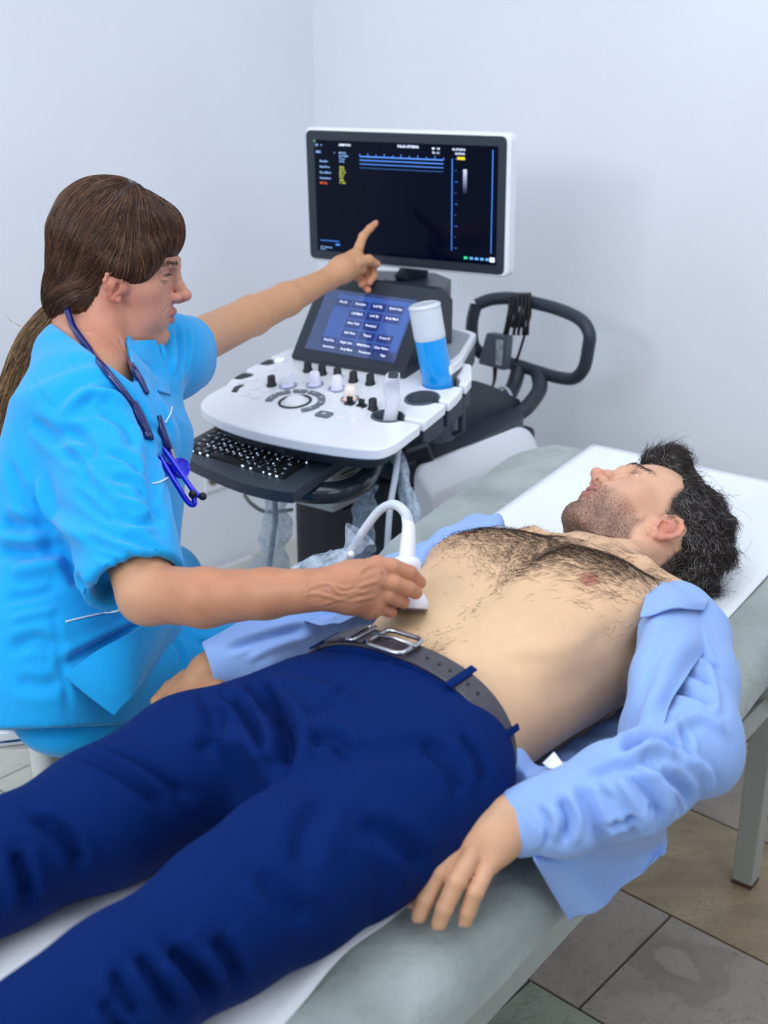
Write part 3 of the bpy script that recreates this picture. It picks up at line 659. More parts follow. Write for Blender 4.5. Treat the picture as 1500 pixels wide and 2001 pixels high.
# ================================================================ gel bottle
bl0 = mwor((.110, .300, 0))*[1, 1, 0]+[0, 0, 0]; 
b0 = mwor((.112, .303, .872)); b1 = mwor(cy(828, 592, .285)); baxis = unit(b1-b0); bln = float(np.linalg.norm(b1-b0))
GB = thing('gel_bottle', 'upright clear plastic bottle half full of bright blue gel, leaning in the console cup holder', 'bottle', b0)
M_gel = mat('blue_gel', '0fa0f2', .18, var=.02, emit=None, sss=.3, sssr=(.1, .4, .9), coat=.5)
M_plas = mat('cloudy_plastic', 'e9f1fa', .3, var=.01, trans=.15, coat=.3)
bp_ = lambda prof: [(r, z*bln) for r, z in prof]
mb = MB().lathe(bp_([(.027, 0), (.0302, .03), (.0308, .30), (.0308, .62), (.0300, .65), (0, .65)]), b0, baxis, 30)
rr_ = np.random.default_rng(3)
for i in range(len(mb.v)):
    if i//30 in (4,): mb.v[i] = tuple(np.array(mb.v[i]) + baxis*(.006*math.sin(i*.9)+.004*math.sin(i*2.3)))
mb.build('gel', M_gel, GB, angle=60)
MB().lathe(bp_([(.0290, .60), (.0305, .61), (.0318, .66), (.0318, .90), (.0312, .955), (.0300, .985), (.026, .995), (.021, .985), (0, .98)]), b0, baxis, 30).build('bottle_body', M_plas, GB, angle=60)
MB().lathe(bp_([(.0312, .955), (.0325, .955), (.0325, .975), (.0305, .985)]), b0, baxis, 30).build('rim', M_plas, GB)
# ================================================================ linear probe in the console holder
M_probe = mat('probe_white', 'e4e4ee', .35, var=.01)
M_cable = mat('cable_white', 'c3cbd6', .45, var=.02)
c0 = mwor((.098, .125, .84)); LP = thing('linear_probe', 'pale flat-headed probe standing in the front holder of the console, its cable hanging below', 'ultrasound probe', c0)
q0 = mwor((.098, .125, .80)); q1 = mwor(cy(767, 790, .13)); q2 = mwor(cy(765, 765, .13)); q3 = mwor(cy(764, 745, .125)); q4 = mwor(cy(768, 733, .12))
def loftbox(path, wd, dp, X, Y, e=3.0, n=20):
    mb = MB()
    for p, a, b in zip(path, wd, dp):
        for k in range(n):
            t = 2*math.pi*k/n; c, s = math.cos(t), math.sin(t)
            mb.v.append(tuple(np.array(p)+X*a*np.sign(c)*abs(c)**(2/e)+Y*b*np.sign(s)*abs(s)**(2/e)))
    m = len(path); mb.f = [(i*n+k, i*n+(k+1) % n, (i+1)*n+(k+1) % n, (i+1)*n+k) for i in range(m-1) for k in range(n)]+[tuple(range(n-1, -1, -1)), tuple(range((m-1)*n, m*n))]
    return mb
XA = unit(ME1*.55-ME2*.83); YA = unit(np.cross([0, 0, 1], XA))
pth = spline([q0, q1, q2, q3, q4], 4)
tt_ = np.linspace(0, 1, len(pth))
wd_ = np.interp(tt_, [0, .35, .6, .72, .85, 1], [.013, .016, .017, .023, .028, .027]); dp_ = np.interp(tt_, [0, .5, .7, 1], [.012, .0155, .0165, .0125])
loftbox(pth, wd_, dp_, XA, YA).build('housing', M_probe, LP, angle=60)
loftbox([q4, q4+unit(q4-q3)*.003], [.0245, .023], [.0095, .0085], XA, YA, 6).build('lens', mat('probe_lens', '3c444c', .5), LP)
cb = [mwor(cy(779, 848, .10)), mwor(cy(777, 880, .09)), mwor(cy(773, 925, .07)), mwor(cy(762, 990, .04)), mwor(cy(757, 1060, .02)), mwor(cy(752, 1140, .0)), mwor(cy(745, 1240, -.0))]
MB().tube(spline(cb, 6), .0062, 10).build('cable', M_cable, LP, angle=180)
MB().tube([cb[0], (cb[0]+cb[1])/2, cb[1]+(cb[2]-cb[1])*.2], [.0115, .009, .0063], 12).build('strain_relief', M_probe, LP, angle=180)
# ================================================================ power adapter hanging on the rear handle
M_adp = mat('adapter_grey', '5b6370', .45); M_blk = mat('cable_black', '15171a', .45)
ap = cy(975, 690, HY-.03)
AD = thing('power_adapter', 'grey power adapter with coiled black cable hanging from the rear handle', 'power adapter', mwor(ap))
cor = [mwor(cy(*q, HY-.03)) for q in ((963, 648), (1004, 655), (998, 722), (946, 708))]
nrm = unit(-ME2+np.array([0, 0, .1]))
mb = MB().add(cor+[c_+nrm*.035 for c_ in cor], [(3,2,1,0), (4,5,6,7), (0,4,7,3), (1,2,6,5), (0,1,5,4), (2,3,7,6)])
mb.build('adapter_body', M_adp, AD, bevel=.005)
lb = [cor[1]*.92+cor[0]*.08+nrm*.036, cor[1]*.45+cor[0]*.55+nrm*.036, cor[3]*.35+cor[2]*.65+nrm*.036, cor[2]*.95+cor[3]*.05+nrm*.036]
lc = sum(lb)/4; lb = [lc+(q-lc)*.75 for q in lb]
MB().add(lb+[q+nrm*.0006 for q in lb], [(0,1,2,3), (4,5,6,7), (0,1,5,4), (1,2,6,5), (2,3,7,6), (3,0,4,7)]).build('sticker', mat('sticker_pale', 'c3cad6', .5, var=.25, scale=60), AD, smooth=False)
cb_ = MB()
for (x0, x1, x2, dy) in ((1003, 990, 1000, 0), (1012, 1003, 992, .006), (1020, 1012, 1000, .012), (1027, 1022, 1010, .004), (1034, 1030, 1012, 0), (996, 985, 980, .008)):
    cb_.tube(spline([cy(x1, 655, HY-.035-dy), cy(x0-2, 610, HY-.03-dy), cy(x0, 585, HY-.022), cy(x0, 574, HY), cy(x0+2, 590, HY+.022), cy(x2+8, 640, HY+.02)], 5), .0042, 8)
cb_.tube(spline([cy(1030, 585, HY-.022), cy(1036, 610, HY-.02), cy(1026, 650, HY-.02), cy(1014, 690, HY-.02), cy(1008, 705, HY-.015)], 5), .0035, 8)
cb_.tube(spline([cy(967, 712, HY-.02), cy(966, 740, HY-.03), cy(960, 762, HY-.05), cy(958, 772, HY-.08)], 5), [.007, .0035, .0035], 8)
cb_.map(mwor).build('cable', M_blk, AD, angle=180)
bag = spline([cy(985, 640, HY-.045), cy(990, 655, HY-.05), cy(985, 672, HY-.055)], 3)
# white cable at the handle foot
MB().tube(spline([cy(975, 778, .80), cy(972, 762, .80), cy(985, 757, .80), cy(997, 770, .79), cy(1000, 792, .78)], 5), .004, 8).build('rear_cable', M_cable, MA, angle=180)
# ================================================================ implicit-surface modeller (numpy): smooth unions -> quad mesh
def smin(a, b, k):
    h = np.clip(.5+.5*(b-a)/k, 0, 1); return b+(a-b)*h - k*h*(1-h)
class Field:
    """list of primitives, each (kind, bbox lo, hi, function(P)->distance, op, k)"""
    def __init__(s): s.p = []
    def _add(s, lo, hi, fn, op, k):
        s.p.append((np.array(lo)-k*1.5-.012, np.array(hi)+k*1.5+.012, fn, op, k)); return s
    def cap(s, pts, rs, k=.01, op='u'):
        """chain of tapered capsules"""
        P = np.asarray(pts, float); R = np.full(len(P), rs, float) if np.isscalar(rs) else np.asarray(rs, float)
        if len(R) != len(P): R = np.interp(np.linspace(0, 1, len(P)), np.linspace(0, 1, len(R)), R)
        for i in range(len(P)-1):
            a, b, ra, rb = P[i], P[i+1], R[i], R[i+1]; ab = b-a; l2 = float(ab @ ab)+1e-12; m = max(ra, rb)
            def fn(X, a=a, ab=ab, l2=l2, ra=ra, rb=rb):
                d0 = X[0]-a[0]; d1 = X[1]-a[1]; d2 = X[2]-a[2]
                t = np.clip((d0*ab[0]+d1*ab[1]+d2*ab[2])/l2, 0, 1)
                return np.sqrt((d0-t*ab[0])**2+(d1-t*ab[1])**2+(d2-t*ab[2])**2)-(ra+t*(rb-ra))
            s._add(np.minimum(a, b)-m, np.maximum(a, b)+m, fn, op, k)
        return s
    def ell(s, c, r, k=.01, op='u', R=None):
        """ellipsoid; R rows = local axes"""
        c = np.asarray(c, float); r = np.asarray(r, float); R = np.eye(3) if R is None else np.asarray(R, float)
        ext = np.sqrt(((R*r[:, None])**2).sum(0))
        def fn(X):
            d = [X[i]-c[i] for i in range(3)]
            q = [R[j][0]*d[0]+R[j][1]*d[1]+R[j][2]*d[2] for j in range(3)]
            k0 = np.sqrt(sum((q[j]/r[j])**2 for j in range(3))); k1 = np.sqrt(sum((q[j]/r[j]**2)**2 for j in range(3)))+1e-9
            return k0*(k0-1)/k1
        return s._add(c-ext, c+ext, fn, op, k)
    def box(s, c, h, k=.005, op='u', R=None, rr=.0):
        c = np.asarray(c, float); h = np.asarray(h, float); R = np.eye(3) if R is None else np.asarray(R, float)
        ext = (np.abs(R)*h[:, None]).sum(0)
        def fn(X):
            d = [X[i]-c[i] for i in range(3)]
            q = [np.abs(R[j][0]*d[0]+R[j][1]*d[1]+R[j][2]*d[2])-h[j]+rr for j in range(3)]
            o = np.sqrt(sum(np.maximum(v, 0)**2 for v in q)); return o+np.minimum(np.maximum(np.maximum(q[0], q[1]), q[2]), 0)-rr
        return s._add(c-ext, c+ext, fn, op, k)
    def half(s, p, n, lo, hi, k=.003, op='i'):
        """keep the side where (X-p).n < 0 (op 'i'), only inside the box lo..hi"""
        p = np.asarray(p, float); n = unit(n)
        return s._add(lo, hi, lambda X: (X[0]-p[0])*n[0]+(X[1]-p[1])*n[1]+(X[2]-p[2])*n[2], op, k)
    def loft(s, C, A, B, X_, Y_, k=.02, op='u', e=2.0):
        """stack of (super)elliptic sections: centres C, half-sizes A (along X_) and B (along Y_); blended linearly between centres"""
        C = np.asarray(C, float); A = np.asarray(A, float); B = np.asarray(B, float)
        X_ = np.broadcast_to(np.asarray(X_, float), C.shape); Y_ = np.broadcast_to(np.asarray(Y_, float), C.shape)
        m = max(A.max(), B.max())
        T = C[-1]-C[0]; Tl = np.linalg.norm(T); T = T/Tl
        tt = (C-C[0]) @ T
        def fn(X):
            h = (X[0]-C[0][0])*T[0]+(X[1]-C[0][1])*T[1]+(X[2]-C[0][2])*T[2]
            hc = np.clip(h, 0, Tl)
            it = lambda V: np.interp(hc, tt, V)
            cx_, cy_, cz_ = it(C[:, 0]), it(C[:, 1]), it(C[:, 2]); a = it(A); b = it(B)
            d0, d1, d2 = X[0]-cx_, X[1]-cy_, X[2]-cz_
            xx = [it(X_[:, i]) for i in range(3)]; yy = [it(Y_[:, i]) for i in range(3)]
            p = (d0*xx[0]+d1*xx[1]+d2*xx[2])/a; q = (d0*yy[0]+d1*yy[1]+d2*yy[2])/b
            r = (np.abs(p)**e+np.abs(q)**e+1e-12)**(1/e)
            ds = (r-1)*np.minimum(a, b)*.9
            dh = np.maximum(h-Tl, -h)
            return np.where(dh > 0, np.sqrt(np.maximum(ds, 0)**2+dh**2)+np.minimum(ds, 0)*0, np.maximum(ds, -1e3))
        return s._add(C.min(0)-m, C.max(0)+m, fn, op, k)
    def disp(s, lo, hi, fn):
        """add fn(X) to the distance inside a box"""
        s.p.append((np.array(lo, float), np.array(hi, float), fn, 'd', 0)); return s
    def eval(s, lo, n, h):
        ax = [lo[i]+h*np.arange(n[i]) for i in range(3)]
        D = np.full(n, .2, np.float32)
        for (a, b, fn, op, k) in s.p:
            i0 = [max(0, int(math.floor((a[i]-lo[i])/h))) for i in range(3)]; i1 = [min(n[i], int(math.ceil((b[i]-lo[i])/h))+1) for i in range(3)]
            if any(i1[i] <= i0[i] for i in range(3)): continue
            X = [ax[0][i0[0]:i1[0]].reshape(-1, 1, 1), ax[1][i0[1]:i1[1]].reshape(1, -1, 1), ax[2][i0[2]:i1[2]].reshape(1, 1, -1)]
            sl = tuple(slice(i0[i], i1[i]) for i in range(3)); d0 = D[sl]
            d = fn(X)
            if op == 'u': r = smin(d0, d, k) if k > 0 else np.minimum(d0, d)
            elif op == 's': r = -smin(-d0, d, k)
            elif op == 'i': r = -smin(-d0, -d, k)
            elif op == 'd': r = d0 + d
            D[sl] = r
        return D
def eval_pts(field, P):
    D = np.full(len(P), .2)
    for (a, b, fn, op, k) in field.p:
        m = np.where(np.all((P >= a) & (P <= b), 1))[0]
        if len(m) == 0: continue
        X = [P[m, i] for i in range(3)]; d = fn(X); d0 = D[m]
        if op == 'u': r = smin(d0, d, k) if k > 0 else np.minimum(d0, d)
        elif op == 's': r = -smin(-d0, d, k)
        elif op == 'i': r = -smin(-d0, -d, k)
        else: r = d0+d
        D[m] = r
    return D
def project(field, V, Q, lim):
    n = np.cross(V[Q[:, 2]]-V[Q[:, 0]], V[Q[:, 3]]-V[Q[:, 1]]); N_ = np.zeros_like(V)
    for k in range(4):
        for i in range(3): N_[:, i] += np.bincount(Q[:, k], n[:, i], minlength=len(V))
    N_ /= np.linalg.norm(N_, axis=1)[:, None]+1e-12
    e = .0006; d = eval_pts(field, V); g = (eval_pts(field, V+N_*e)-d)/e
    s = np.where(np.abs(g) > .3, d/np.where(np.abs(g) > .3, g, 1), 0)
    return V - N_*np.clip(s, -lim, lim)[:, None]
def surface(field, lo, hi, h):
    """naive surface nets: returns verts, quads"""
    lo = np.asarray(lo, float); n = tuple(int(math.ceil((hi[i]-lo[i])/h))+1 for i in range(3))
    D = field.eval(lo, n, h); S = D < 0
    c = np.zeros(tuple(m-1 for m in n), np.int8)
    offs = [(i, j, k) for i in (0, 1) for j in (0, 1) for k in (0, 1)]
    for o in offs: c += S[o[0]:n[0]-1+o[0], o[1]:n[1]-1+o[1], o[2]:n[2]-1+o[2]]
    act = np.argwhere((c > 0) & (c < 8))
    if len(act) == 0: return np.zeros((0, 3)), np.zeros((0, 4), int)
    idx = np.full(c.shape, -1, np.int32); idx[tuple(act.T)] = np.arange(len(act))
    val = np.stack([D[act[:, 0]+o[0], act[:, 1]+o[1], act[:, 2]+o[2]] for o in offs], 1).astype(np.float64)
    acc = np.zeros((len(act), 3)); cnt = np.zeros(len(act)); oo = np.array(offs, float)
    for i in range(8):
        for j in range(i+1, 8):
            if np.abs(oo[i]-oo[j]).sum() != 1: continue
            m = (val[:, i] < 0) != (val[:, j] < 0); t = val[m, i]/(val[m, i]-val[m, j])
            acc[m] += oo[i]+(oo[j]-oo[i])*t[:, None]; cnt[m] += 1
    V = lo + h*(act+acc/cnt[:, None]); Q = []
    for a in range(3):
        b_, c_ = (a+1) % 3, (a+2) % 3
        sl0 = [slice(1, n[i]-1) for i in range(3)]; sl0[a] = slice(0, n[a]-1)
        sl1 = list(sl0); sl1[a] = slice(1, n[a])
        s0, s1 = S[tuple(sl0)], S[tuple(sl1)]; e = np.argwhere(s0 != s1)
        if len(e) == 0: continue
        flip = s0[tuple(e.T)]; e = e + [1 if i != a else 0 for i in range(3)]
        def g(db, dc):
            q = e.copy(); q[:, b_] -= db; q[:, c_] -= dc; return idx[q[:, 0], q[:, 1], q[:, 2]]
        f = np.stack([g(1, 1), g(0, 1), g(0, 0), g(1, 0)], 1); f[~flip] = f[~flip][:, ::-1]; Q.append(f)
    return V, np.concatenate(Q)
def smooth_mesh(V, Q, it=1, lam=.5):
    E = np.concatenate([Q[:, [0, 1]], Q[:, [1, 2]], Q[:, [2, 3]], Q[:, [3, 0]]])
    E = np.concatenate([E, E[:, ::-1]])
    for _ in range(it):
        S = np.zeros_like(V); c = np.bincount(E[:, 0], minlength=len(V)).astype(float)
        for i in range(3): S[:, i] = np.bincount(E[:, 0], V[E[:, 1], i], minlength=len(V))
        V = V + lam*(S/np.maximum(c, 1)[:, None]-V)
    return V
def sculpt(field, boxes, it=1, proj=False):
    """boxes: list of (lo, hi, h), finest first; coarser ones drop faces inside finer boxes"""
    VV, QQ, o = [], [], 0; done = []
    for (lo, hi, h) in boxes:
        V, Q = surface(field, lo, hi, h)
        if len(V) == 0: continue
        keep = np.ones(len(Q), bool); ctr = V[Q].mean(1)
        for (l2, h2, hh) in done:
            mg = hh*1.3+h*.5; ins = np.all((ctr > np.array(l2)+mg) & (ctr < np.array(h2)-mg), 1); keep &= ~ins
        V = smooth_mesh(V, Q, it)
        if proj: V = project(field, V, Q, h*.5)
        Q = Q[keep]
        VV.append(V); QQ.append(Q+o); o += len(V); done.append((lo, hi, h))
    V = np.concatenate(VV); Q = np.concatenate(QQ)
    used = np.zeros(len(V), bool); used[Q.ravel()] = True; mp = np.cumsum(used)-1
    return V[used], mp[Q]
def np_mesh(name, V, Q, mat_, parent=None, colors=None, smooth=True):
    me = bpy.data.meshes.new(name); me.vertices.add(len(V)); me.vertices.foreach_set('co', np.asarray(V, np.float32).ravel())
    k = Q.shape[1]; me.loops.add(Q.size); me.loops.foreach_set('vertex_index', Q.astype(np.int32).ravel())
    me.polygons.add(len(Q)); me.polygons.foreach_set('loop_start', np.arange(0, Q.size, k, dtype=np.int32)); me.polygons.foreach_set('loop_total', np.full(len(Q), k, np.int32))
    me.update(calc_edges=True); me.validate()
    if colors is not None:
        ca = me.color_attributes.new('tint', 'FLOAT_COLOR', 'POINT')
        ca.data.foreach_set('color', np.concatenate([colors, np.ones((len(colors), 1))], 1).astype(np.float32).ravel())
    return finish(me, name, mat_, parent, smooth, angle=180)
def strands(name, paths, r0, mat_, parent, cols=None, taper=.25, kind=None):
    """many thin three-sided hairs in one mesh; paths: (n, m, 3)"""
    P = np.asarray(paths, float); n, m = P.shape[:2]
    T = np.gradient(P, axis=1); T /= np.linalg.norm(T, axis=2)[..., None]+1e-12
    up = np.array([.3, .5, .8]); x = np.cross(T, up); x /= np.linalg.norm(x, axis=2)[..., None]+1e-9; y = np.cross(x, T)
    rr = (np.asarray(r0).reshape(-1, 1) if not np.isscalar(r0) else r0)*np.linspace(1, taper, m)[None, :]*np.ones((n, 1))
    V = np.zeros((n, m, 3, 3))
    for k in range(3):
        a = 2*math.pi*k/3; V[:, :, k] = P+rr[..., None]*(math.cos(a)*x+math.sin(a)*y)
    base = (np.arange(n)*m*3)[:, None, None]+(np.arange(m-1)*3)[None, :, None]
    k = np.arange(3)[None, None, :]; k1 = (k+1) % 3
    Q = np.stack([base+k, base+k1, base+3+k1, base+3+k], -1).reshape(-1, 4)
    C = None
    if cols is not None: C = np.repeat(np.asarray(cols), m*3, axis=0)
    o = np_mesh(name, V.reshape(-1, 3), Q, mat_, parent, C)
    if kind: o['kind'] = kind
    return o
def fnoise(seed, n=10, f0=8, f1=30, dirs=None):
    """cheap smooth noise as a sum of sines; returns fn(X list)->value about -1..1"""
    r = np.random.default_rng(seed); K = r.normal(size=(n, 3)); K /= np.linalg.norm(K, axis=1)[:, None]; K *= r.uniform(f0, f1, (n, 1))
    if dirs is not None: K = K*np.array(dirs)
    ph = r.uniform(0, 6.28, n)
    def fn(X):
        s = 0
        for i in range(n): s = s+np.sin(X[0]*K[i, 0]+X[1]*K[i, 1]+X[2]*K[i, 2]+ph[i])
        return s/math.sqrt(n)/1.2
    return fn
def local(o, R):                               # frame helper: rows of R are axes, returns fn(local)->world
    o = np.asarray(o, float); R = np.asarray(R, float)
    return lambda a, b, c: o + a*R[0] + b*R[1] + c*R[2]
def to_local(V, o, R): return (V-np.asarray(o)) @ np.asarray(R).T
# ---------------------------------------------------------------- head
def add_head(F_, o, R, male=True, jaw_open=0.0, ear=(0, 0), es=1.0):
    """o = midpoint between the ear canals; R rows: x (sideways), y (face forward), z (crown)"""
    L = local(o, R)
    def E(c, r, k=.01, op='u'): F_.ell(L(*c), r, k, op, R)
    def Cc(pts, r, k=.008, op='u'): F_.cap([L(*p) for p in pts], r, k, op)
    w = 1.0 if male else .95
    if male: E((0, -.010, .043), (.0745, .096, .086), .0)
    else: E((0, -.002, .052), (.071, .088, .090), .0)
    E((0, .034, .050), (.060*w, .058, .056), .03)                        # forehead
    E((0, .030, -.008), (.059*w, .062, .066), .03)                       # face
    dz = .004 if male else .010                                          # chin height
    for s in (-1, 1):
        Cc([(s*.054*w, .006, -.028), (s*.050*w, .012, -.052+dz*.5), (s*.030*w, .052, -.078+dz), (s*.012, .078, -.088+dz)], [.017, .016, .0145, .0145] if male else [.0145, .0135, .0125, .0125], .022)
        E((s*.043*w, .060, -.002), (.019, .021, .019), .02)              # cheekbone
        E((s*.030*w, .066, -.036), (.024, .024, .028), .02)              # cheek
    E((0, .066, -.044), (.034, .034, .034), .02)                         # muzzle
    E((0, .070, -.012), (.034, .026, .030), .015)
    E((0, .0825 if male else .081, -.084+dz), (.018 if male else .0155, .0165, .0155), .012)   # chin
    E((0, .030, -.074+dz), (.040, .045, .018), .02)                      # under the jaw
    Cc([(-.040, .079, .040), (-.020, .0925, .042), (0, .0955, .040), (.020, .0925, .042), (.040, .079, .040)], .0078 if male else .0055, .014)
    for s in (-1, 1):
        c = np.array([s*.031, .0765, .025])
        E((s*.031, .105, .026), (.0165, .017, .0115), .012, 's')         # socket
        E(c, (.0141, .0141, .0141), .0025)                               # lids over the eyeball
        A = lambda th, zz, r_: (c[0]+s*r_*math.sin(th), c[1]+r_*math.cos(th), c[2]+zz)
        Cc([A(t, .0068 - .0016*abs(t-.1)**2*1.6, .0136) for t in (-.85, -.4, .1, .6, 1.05)], .0019, .002)    # upper lid
        Cc([A(t, -.0052 + .0012*t*t, .0136) for t in (-.8, -.3, .2, .7, 1.05)], .0014, .003)                # lower lid
        ho = 1.0 if male else .62
        Cc([A(t, .0010 - .0012*max(t, 0) - (0 if male else .0012), .0150) for t in (-.80, -.4, .0, .4, .8, 1.10)], [.0014, .0030*ho, .0039*ho, .0039*ho, .0029*ho, .0012], .0008, 's')   # opening
    # nose
    tz = -.008 if male else -.004
    Cc([(0, .0945, .036), (0, .0985, .024), (0, .1065, .008), (0, .1150, tz+.002)], [.0080, .0072, .0076, .0084], .007)
    E((0, .1175, tz), (.0094, .0094, .0088), .005)
    E((0, .104, tz-.009), (.0085, .012, .0060), .006)                    # columella
    for s in (-1, 1):
        E((s*.0115, .1025, tz-.0045), (.0072, .0100, .0078), .0045)
        nr_ = .0034 if male else .0024; Cc([(s*.0064, .1068, tz-.0155), (s*.0060, .1095, tz-.0085)], [nr_, nr_*.6], .0012, 's')
    Cc([(0, .1010, tz-.018), (0, .1020, -.031)], [.0012, .0016], .004, 's')
    # lips
    jo = jaw_open; zz = -.0385
    Cc([(-.024, .0860, zz+.001), (-.012, .0975, zz+.0050), (-.004, .1015, zz+.0062), (.004, .1015, zz+.0062), (.012, .0975, zz+.0050), (.024, .0860, zz+.001)], [.0022, .0042, .0048, .0048, .0042, .0022], .0035)
    Cc([(-.022, .0860, zz-.001-jo), (-.010, .0960, zz-.0055-jo), (0, .0990, zz-.0065-jo), (.010, .0960, zz-.0055-jo), (.022, .0860, zz-.001-jo)], [.0024, .0048, .0058, .0048, .0024], .0035)
    Cc([(-.024, .0885, zz), (-.010, .1020, zz-.0003-jo*.5), (0, .1060, zz-.0004-jo*.5), (.010, .1020, zz-.0003-jo*.5), (.024, .0885, zz)], [.0008, .0011+jo*.55, .0014+jo*.6, .0011+jo*.55, .0008], .0013, 's')
    Cc([(-.010, .0965, zz-.0205), (0, .0995, zz-.0210), (.010, .0965, zz-.0205)], .0028, .008, 's')
    # ears: a leaf shaped plate with a rolled rim, hollow and lobe
    for s in (-1, 1):
        b = .0705*w
        def M_(out, y, z): return L(s*(b+out*es), (y+0)*es+ear[0], z*es+ear[1])
        F_.cap([M_(-.004, .004, .004), M_(.004, -.004, .004)], [.016*es, .013*es], .006)
        rim = [M_(.004, .006, .012), M_(.008, .006, .022), M_(.013, .000, .031), M_(.017, -.011, .034), M_(.019, -.020, .028), M_(.0195, -.0235, .016), M_(.017, -.021, .002), M_(.013, -.014, -.010), M_(.009, -.006, -.018), M_(.006, .003, -.020), M_(.003, .006, -.012)]
        F_.cap([M_(.006, -.004, .020), M_(.009, -.009, .008), M_(.006, -.004, -.008)], [.009*es, .011*es, .008*es], .004)
        F_.cap([M_(.011, -.008, .022), M_(.013, -.014, .012), M_(.010, -.009, -.002)], [.006*es, .007*es, .006*es], .004)
        F_.cap([M_(.0095, -.015, .024), M_(.0105, -.0175, .014), M_(.009, -.013, .0)], [.0065*es, .0070*es, .006*es], .004)
        F_.cap(rim, [v*es for v in (.0026, .0030, .0032, .0034, .0034, .0034, .0034, .0040, .0052, .0048, .0030)], .0030)
        F_.cap([M_(.0135, -.0005, .008), M_(.0140, -.0025, -.003)], [.0058*es, .0050*es], .0025, 's')
        F_.cap([M_(.0172, -.003, .024), M_(.0208, -.013, .026), M_(.0218, -.0165, .014)], [.0022*es, .0024*es, .0020*es], .0018, 's')
        F_.cap([M_(.006, .0065, .002), M_(.007, .0070, -.004)], .0032*es, .003)
def smooth01(x, a, b):
    t = np.clip((x-a)/(b-a), 0, 1); return t*t*(3-2*t)
def blob(P, c, r): return np.exp(-(((P-np.asarray(c))/np.asarray(r))**2).sum(-1))
# ---------------------------------------------------------------- hand
def add_hand(F_, wrist, R, fingers, scale=1.0, thumb=None, palm=(.040, .013), k=.006, wr=(.024, .018), fat=1.0, thumb_r=(.0125, .0108, .0092, .0080)):
    """R rows: x (towards the index side), y (towards the fingers), z (back of the hand). fingers: for each of index..little
       a list of 3 points given in hand coordinates after the knuckle (metres), thumb the same. Returns the world points."""
    L = local(wrist, R); S = scale
    kn = [(.027, .090, .002), (.009, .094, .005), (-.010, .089, .003), (-.027, .080, -.001)]
    rad = [(.0102, .0094, .0084, .0074), (.0104, .0096, .0086, .0075), (.0098, .0090, .0082, .0072), (.0088, .0080, .0072, .0064)]
    out = []
    for i, kx in enumerate(kn):
        base = (kx[0]*.55, .018, 0)
        F_.cap([L(*[v*S for v in base]), L(*[v*S for v in kx])], [.0145*S*fat, .0125*S*fat], .012)
    for i in range(3):
        a, b = kn[i], kn[i+1]
        F_.cap([L(*[v*S for v in (a[0]*.8, .05, 0)]), L(*[v*S for v in ((a[0]+b[0])/2, .078, -.002)])], [.0135*S*fat, .0115*S*fat], .010)
    for i, (kx, fp) in enumerate(zip(kn, fingers)):
        pts = [L(*[v*S for v in kx])]+[L(*[v*S for v in q]) for q in fp]
        r = [q*S*fat for q in rad[i]]
        F_.cap(pts, r, .0022)
        out.append(pts)
    if thumb is not None:
        tp = [L(*[v*S for v in q]) for q in thumb]
        F_.cap(tp, [q*S*fat for q in thumb_r], .004); out.append(tp)
        F_.cap([L(.016*S, .03*S, -.004*S), tp[1]], [.014*S*fat, .011*S*fat], .012)
    F_.cap([L(0, -.02*S, 0), L(0, .03*S, 0)], [wr[0]*S*.88, .020*S*fat], .02)
    return out
def nails(F_pts, R, mat_, parent, r=.0062, which=None, zd=None):
    """small curved plates on the ends of the fingers"""
    zd = np.asarray(R)[2] if zd is None else zd
    for pts in F_pts:
        a, b = pts[-2], pts[-1]; t = unit(b-a); n = unit(zd-t*(zd @ t)); x = np.cross(t, n)
        c = b + t*.001 + n*(r*.98)
        mb = MB(); G = np.zeros((6, 6, 3))
        for i in range(6):
            for j in range(6):
                u_ = (i/5-.5)*2; v_ = (j/5-.5)*2; sc_ = math.sqrt(max(1-.35*u_*u_*(1 if u_ > 0 else .3), .3))
                p = c + t*u_*r*.85 + x*v_*r*.78*sc_ - n*(.30*r*v_*v_+.12*r*u_*u_) ; G[i, j] = p
        mb.grid(G); mb.build('fingernail', mat_, parent, solid=.0005, off=0, angle=180)
# ================================================================ people helpers
from mathutils.bvhtree import BVHTree
def b2w(V): V = np.asarray(V); return BO + V[..., 0:1]*BU + V[..., 1:2]*BW + V[..., 2:3]*np.array([0, 0, 1.0])
def w2b(q): d = np.asarray(q)-BO; return np.stack([d @ BU, d @ BW, d[..., 2]], -1)
def vb(d): return np.array([np.dot(d, BU), np.dot(d, BW), d[2]])           # direction world -> bed frame
def bz_(px, py, z): return w2b(at_z(px, py, z))
def normals(V, Q):
    n = np.cross(V[Q[:, 2]]-V[Q[:, 0]], V[Q[:, 3]]-V[Q[:, 1]]); N_ = np.zeros_like(V)
    for k in range(4):
        for i in range(3): N_[:, i] += np.bincount(Q[:, k], n[:, i], minlength=len(V))
    return N_/(np.linalg.norm(N_, axis=1)[:, None]+1e-12)
def bvh(V, Q): return BVHTree.FromPolygons([tuple(v) for v in V.tolist()], Q.tolist())
def cast(tree, px, py):
    r = ray(px, py); h = tree.ray_cast(Vector(CAMP), Vector(r)); return None if h[0] is None else np.array(h[0])
